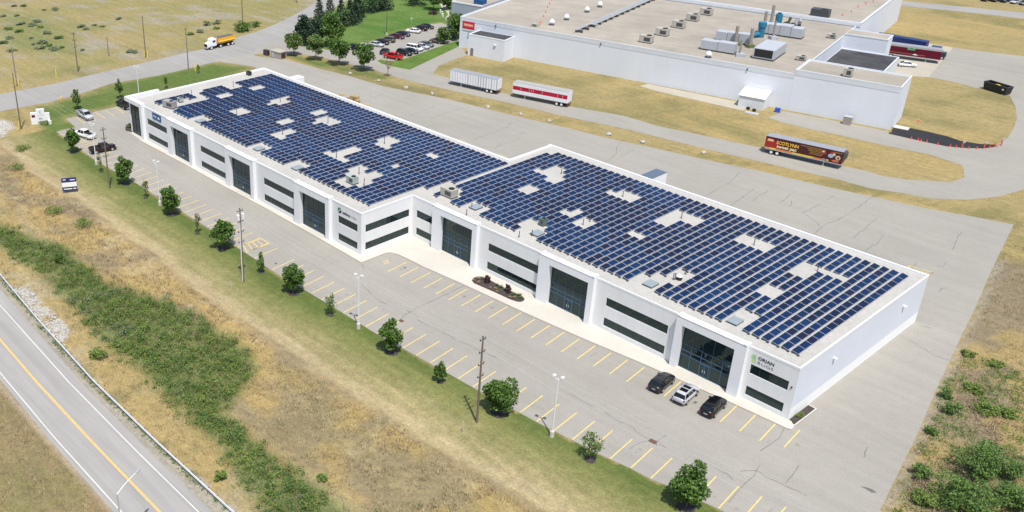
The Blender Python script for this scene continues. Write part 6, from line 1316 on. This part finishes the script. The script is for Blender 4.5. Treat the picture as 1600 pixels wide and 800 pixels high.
# far field clumps: each one a shrub, sharing meshes
protoF = []
for k in range(3):
    o = bush('field_shrub', 'small dark green shrub dotted in the dry field beyond the side road', 'shrub', (0, 0, 0), 1.5, .7, 140 + k, (BUSHG, BUSHL, BUSHG)[k], 200, .5, 'shrubs dotted in the far field', 9, stems=3); protoF.append(o)
FP_ = [(4, 26), (13, 46), (31, 38), (15, 60), (30, 50), (50, 60), (74, 53), (92, 60), (51, 70), (63, 76), (26, 25), (58, 35), (50, 40), (63, 43), (125, 42), (148, 40), (160, 42), (136, 46), (86, 16), (37, 10), (184, 30), (206, 82), (297, 54), (325, 39), (339, 37), (338, 45), (312, 51), (69, 16), (76, 72), (68, 68), (84, 78), (96, 75), (130, 79), (18, 80), (5, 68), (22, 10)]
rr = random.Random(9); used = set()
for i, (u, v) in enumerate(FP_):
    k = i % 3; o = protoF[k] if k not in used else copy_tree(protoF[k]); used.add(k)
    s = rr.uniform(.6, 1.25); o.location = at(u, v); o.scale = (s * 1.15, s * 1.15, s * rr.uniform(.45, .8)); o.rotation_euler = (0, 0, rr.uniform(0, 6))
# planting bed plants
for i, (x, y, lab) in enumerate(((415, 300, 'purple leaved shrub at the left in the long planting bed'), (845, 505, 'purple leaved shrub at the right in the long planting bed'))):
    bush('purple_shrub', lab, 'shrub', at(730 + x / 13.33, 420 + y / 13.33, .2), .55, .95, 150 + i, PURPLE, 420, .24, clumps=12)
gp = None
for i, (x, y, s, lf) in enumerate(((230, 215, 1.0, 0), (330, 225, .9, 1), (240, 290, .8, 0), (140, 250, .7, 0), (620, 345, .9, 1), (700, 390, 1.2, 1), (780, 440, .9, 1), (480, 410, .8, 0), (590, 420, .8, 0), (620, 480, .7, 0), (960, 545, 1.1, 1), (1090, 560, 1.2, 1), (1100, 615, 1.0, 1), (980, 605, .9, 0), (890, 600, .7, 0))):
    b = MB(); rr = random.Random(i)
    for k in range(70):
        a = rr.uniform(0, 6.28); r = rr.uniform(.05, .5) * s; h = rr.uniform(.15, .45) * s; w = .05
        p = Vector((math.cos(a) * r * .4, math.sin(a) * r * .4, 0)); q = Vector((math.cos(a) * r, math.sin(a) * r, h)); n = Vector((-math.sin(a), math.cos(a), 0)) * w
        b.tri(p - n, p + n, q)
    o = b.build('ornamental_grass', LEAF2 if lf else STRAW, loc=at(730 + x / 13.33, 420 + y / 13.33, .2)); tag(o, 'low tuft of green ornamental grass in the long planting bed' if lf else 'low tuft of straw coloured ornamental grass in the long planting bed', 'ornamental grass', 'green tufts in the long planting bed' if lf else 'straw tufts in the long planting bed')
bush('flower_clump', 'low green and yellow plants in the bed by the dark corner entrance', 'flowers', at(206, 198, .2), 1.5, .5, 160, LEAF2, 240, .35)
bush('flower_clump', 'green and yellow plants growing in the bed along the white end wall', 'flowers', at(1250, 650, .1), .7, .25, 161, BUSHB, 160, .18)
bush('flower_clump', 'low green shrubs around the foot of the pylon sign', 'flowers', at(71, 193), 2.0, .5, 162, BUSHB, 320, .4)
# ------------------------------------------------------------------ ground cover that nobody could count
def scatter(name, label, cat, poly, n, mats, fn, seed, edge=1.5, avoid=None):
    rr = random.Random(seed); b = MB(); xs = [p[0] for p in poly]; ys = [p[1] for p in poly]; k = 0; tries = 0
    while k < n and tries < n * 12:
        m = min(4000, n * 2); X = np.array([rr.uniform(min(xs), max(xs)) for _ in range(m)]); Y = np.array([rr.uniform(min(ys), max(ys)) for _ in range(m)]); tries += m
        nn = fbm(X, Y, 6, seed); sd = sdist(X, Y, poly) + (nn - .5) * 2 * edge
        if avoid is not None: sd = np.where(sdist(X, Y, avoid) < .25, 9, sd)
        for x, y, s, q in zip(X, Y, sd, nn):
            if s < 0 and k < n: fn(b, x, y, q, rr); k += 1
    o = b.build(name, mats); tag(o, label, cat, kind='stuff'); return o
def thicket(b, x, y, q, rr):
    e = -float(sdist(np.array([x]), np.array([y]), DITCH)[0]) + (q - .5) * 3
    if rr.random() > .25 + e * .28: return
    for i in range(9):
        a = rr.uniform(0, 6.28); h_ = rr.uniform(.4, 1.2); w_ = rr.uniform(.02, .05); px, py = x + rr.gauss(0, .5), y + rr.gauss(0, .5)
        b.tri((px - w_, py + w_, 0), (px + w_, py - w_, 0), (px + math.cos(a) * .35, py + math.sin(a) * .35, h_), 2 if rr.random() < .7 else 4)
    m = (1 if q < .30 else 0 if q < .44 else 2 if q < .60 else 0) if rr.random() < .62 else rr.choice((0, 2, 2, 3))
    s = rr.uniform(.5, 1.5); h = rr.uniform(.5, 1.3)
    for i in range(int(20 + 22 * s)):
        px, py = rr.gauss(0, .33), rr.gauss(0, .33); k = max(0.0, 1 - 1.1 * math.hypot(px, py))
        b.card((x + px * s, y + py * s, max(.03, (k * rr.uniform(.45, 1.05)) * h * s)), rr.uniform(.16, .34), rr, m, 1.3, .42)
scatter('ditch_thicket', 'tangled green and grey green brush filling the ditch between the bank and the highway', 'brush', DITCH, 1750, [BUSHL, BUSHG, BUSHB, LEAF, STRAW], thicket, 21, 4.6)
yl = lambda X: np.interp(X, [p[0] for p in LOTEDGE], [p[1] for p in LOTEDGE])
BANK = [(x, float(yl(x)) - 14.5) for x in range(-160, 31, 6)] + [(30, -66), (0, -66.3), (-33, -67), (-50, -67.2), (-67, -67.1), (-107, -64.8), (-150, -60)]
def blades(b, x, y, q, rr, hmax=.55):
    if fbm(np.array([x]), np.array([y]), 3.0, 88)[0] < .47 and rr.random() < .8: return
    m = 0 if q > .50 or rr.random() < .25 else 1
    if rr.random() < .03: m = 2
    for i in range(6):
        a = rr.uniform(0, 6.28); h = rr.uniform(.2, hmax); L = rr.uniform(.1, .45); w = rr.uniform(.02, .05)
        ox, oy = x + rr.gauss(0, .25), y + rr.gauss(0, .25)
        n = (-math.sin(a) * w, math.cos(a) * w)
        b.tri((ox - n[0], oy - n[1], -.1), (ox + n[0], oy + n[1], -.1), (ox + math.cos(a) * L, oy + math.sin(a) * L, h), m)
scatter('rough_grass', 'long dry golden and brown grass on the rough bank above the highway', 'grass', BANK, 10000, [STRAW, STRAWB, BUSHB], blades, 31, .8)
RIGHT = [(x + .6, y) for x, y in LOT_RIGHT] + [(-6.0, 84), (40, 70), (45, -16), (24, -18)]
scatter('rough_grass', 'long dry grass mixed with weeds on the rough ground right of the lot', 'grass', RIGHT, 5000, [STRAW, STRAWB, BUSHB], lambda b, x, y, q, rr: blades(b, x, y, q, rr, .6), 33, .5, LOT)
LOWL = [(-104, -76.4), (-79, -79), (-60, -79.3), (-42, -79.3), (-20, -79), (-20, -92), (-60, -92), (-104, -84)]
scatter('rough_grass', 'dry olive and brown grass below the highway at the bottom left', 'grass', LOWL, 2600, [STRAW, STRAWB, BUSHG], blades, 35, .3)
def rock(b, x, y, q, rr):
    s = rr.uniform(.10, .34); b.blob((x, y, s * .3), s, s * rr.uniform(.6, 1), s * .6, 0, rr.randint(0, 9999), .3, 6, 3)
scatter('rock_riprap', 'pale broken rocks dumped between the guard rail and the ditch', 'rocks', ROCKS, 240, STONE, rock, 41, .8)
scatter('rock_riprap', 'pale broken rocks on the far bank at the left edge', 'rocks', ROCKS2, 260, STONE, rock, 43, 1.0)
scatter('weed_cover', 'low green and brown weeds covering the rough ground right of the lot', 'weeds', pix([(1475, 600), (1500, 560), (1540, 560), (1620, 590), (1640, 830), (1385, 830), (1440, 690)]), 1100, [BUSHL, BUSHG, BUSHB, STRAWB], lambda b, x, y, q, rr: [b.card((x + rr.gauss(0, .3), y + rr.gauss(0, .3), rr.uniform(.02, .45)), rr.uniform(.14, .32), rr, (0 if q > .5 else 3 if q < .4 else 2), .5, .45) for _ in range(16)], 47, .6, LOT)
scatter('weed_cover', 'scattered green weeds on the dry bank near the ditch', 'weeds', BANK, 130, [BUSHL, BUSHB, BUSHG], lambda b, x, y, q, rr: [b.card((x + rr.gauss(0, .3), y + rr.gauss(0, .3), rr.uniform(.02, .4)), rr.uniform(.14, .3), rr, (0 if q > .55 else 1 if q > .5 else 2), .5, .45) for _ in range(14)], 49, .6)
SHO = [(p[0], p[1] - .45) for p in HW['rail'][1:6]] + [(p[0], p[1] + .25) for p in HW['rail'][1:6]][::-1]
scatter('shoulder_weeds', 'low weeds growing in the gravel under the guard rail', 'weeds', SHO, 420, [BUSHL, BUSHG], lambda b, x, y, q, rr: [b.card((x + rr.gauss(0, .12), y + rr.gauss(0, .12), rr.uniform(.02, .22)), rr.uniform(.12, .28), rr, rr.choice((0, 1)), .5, .5) for _ in range(7)], 45, .4)
# ------------------------------------------------------------------ camera, sky, sun
cam = bpy.data.cameras.new('Camera'); co = bpy.data.objects.new('Camera', cam); COL.objects.link(co)
cam.sensor_width = 36; cam.lens = CAM_F / 1600 * 36
cam.shift_x = (800 - CAM_PX) / 1600; cam.shift_y = (CAM_PY - 400) / 1600
cam.clip_start = 1; cam.clip_end = 6000
r, d, f = CAM_R
M = Matrix(((r[0], -d[0], -f[0], CAM_C[0]), (r[1], -d[1], -f[1], CAM_C[1]), (r[2], -d[2], -f[2], CAM_C[2]), (0, 0, 0, 1)))
co.matrix_world = M
SC.camera = co
EL = R_(65.7); hx, hy = -.86, .51
sun = bpy.data.lights.new('sun', 'SUN'); sun.energy = 4.4; sun.angle = R_(.55); sun.color = (1.0, .955, .88)
so = bpy.data.objects.new('sun', sun); COL.objects.link(so)
so.rotation_euler = Vector((hx * math.cos(EL), hy * math.cos(EL), -math.sin(EL))).to_track_quat('-Z', 'Y').to_euler()
w = bpy.data.worlds.new('World'); SC.world = w; w.use_nodes = True
n = w.node_tree.nodes; l = w.node_tree.links
sk = n.new('ShaderNodeTexSky'); sk.sky_type = 'NISHITA'; sk.sun_disc = False; sk.sun_elevation = EL; sk.sun_rotation = math.atan2(-hx, -hy); sk.air_density = 1.0; sk.dust_density = 1.5
bg = n['Background']; l.new(sk.outputs[0], bg.inputs['Color']); bg.inputs['Strength'].default_value = .13
vs = SC.view_settings; SC.display_settings.display_device = 'sRGB'; vs.view_transform = 'Standard'; vs.look = 'None'; vs.gamma = 1; vs.use_curve_mapping = False; vs.exposure = .14
SC.cycles.max_bounces = 6
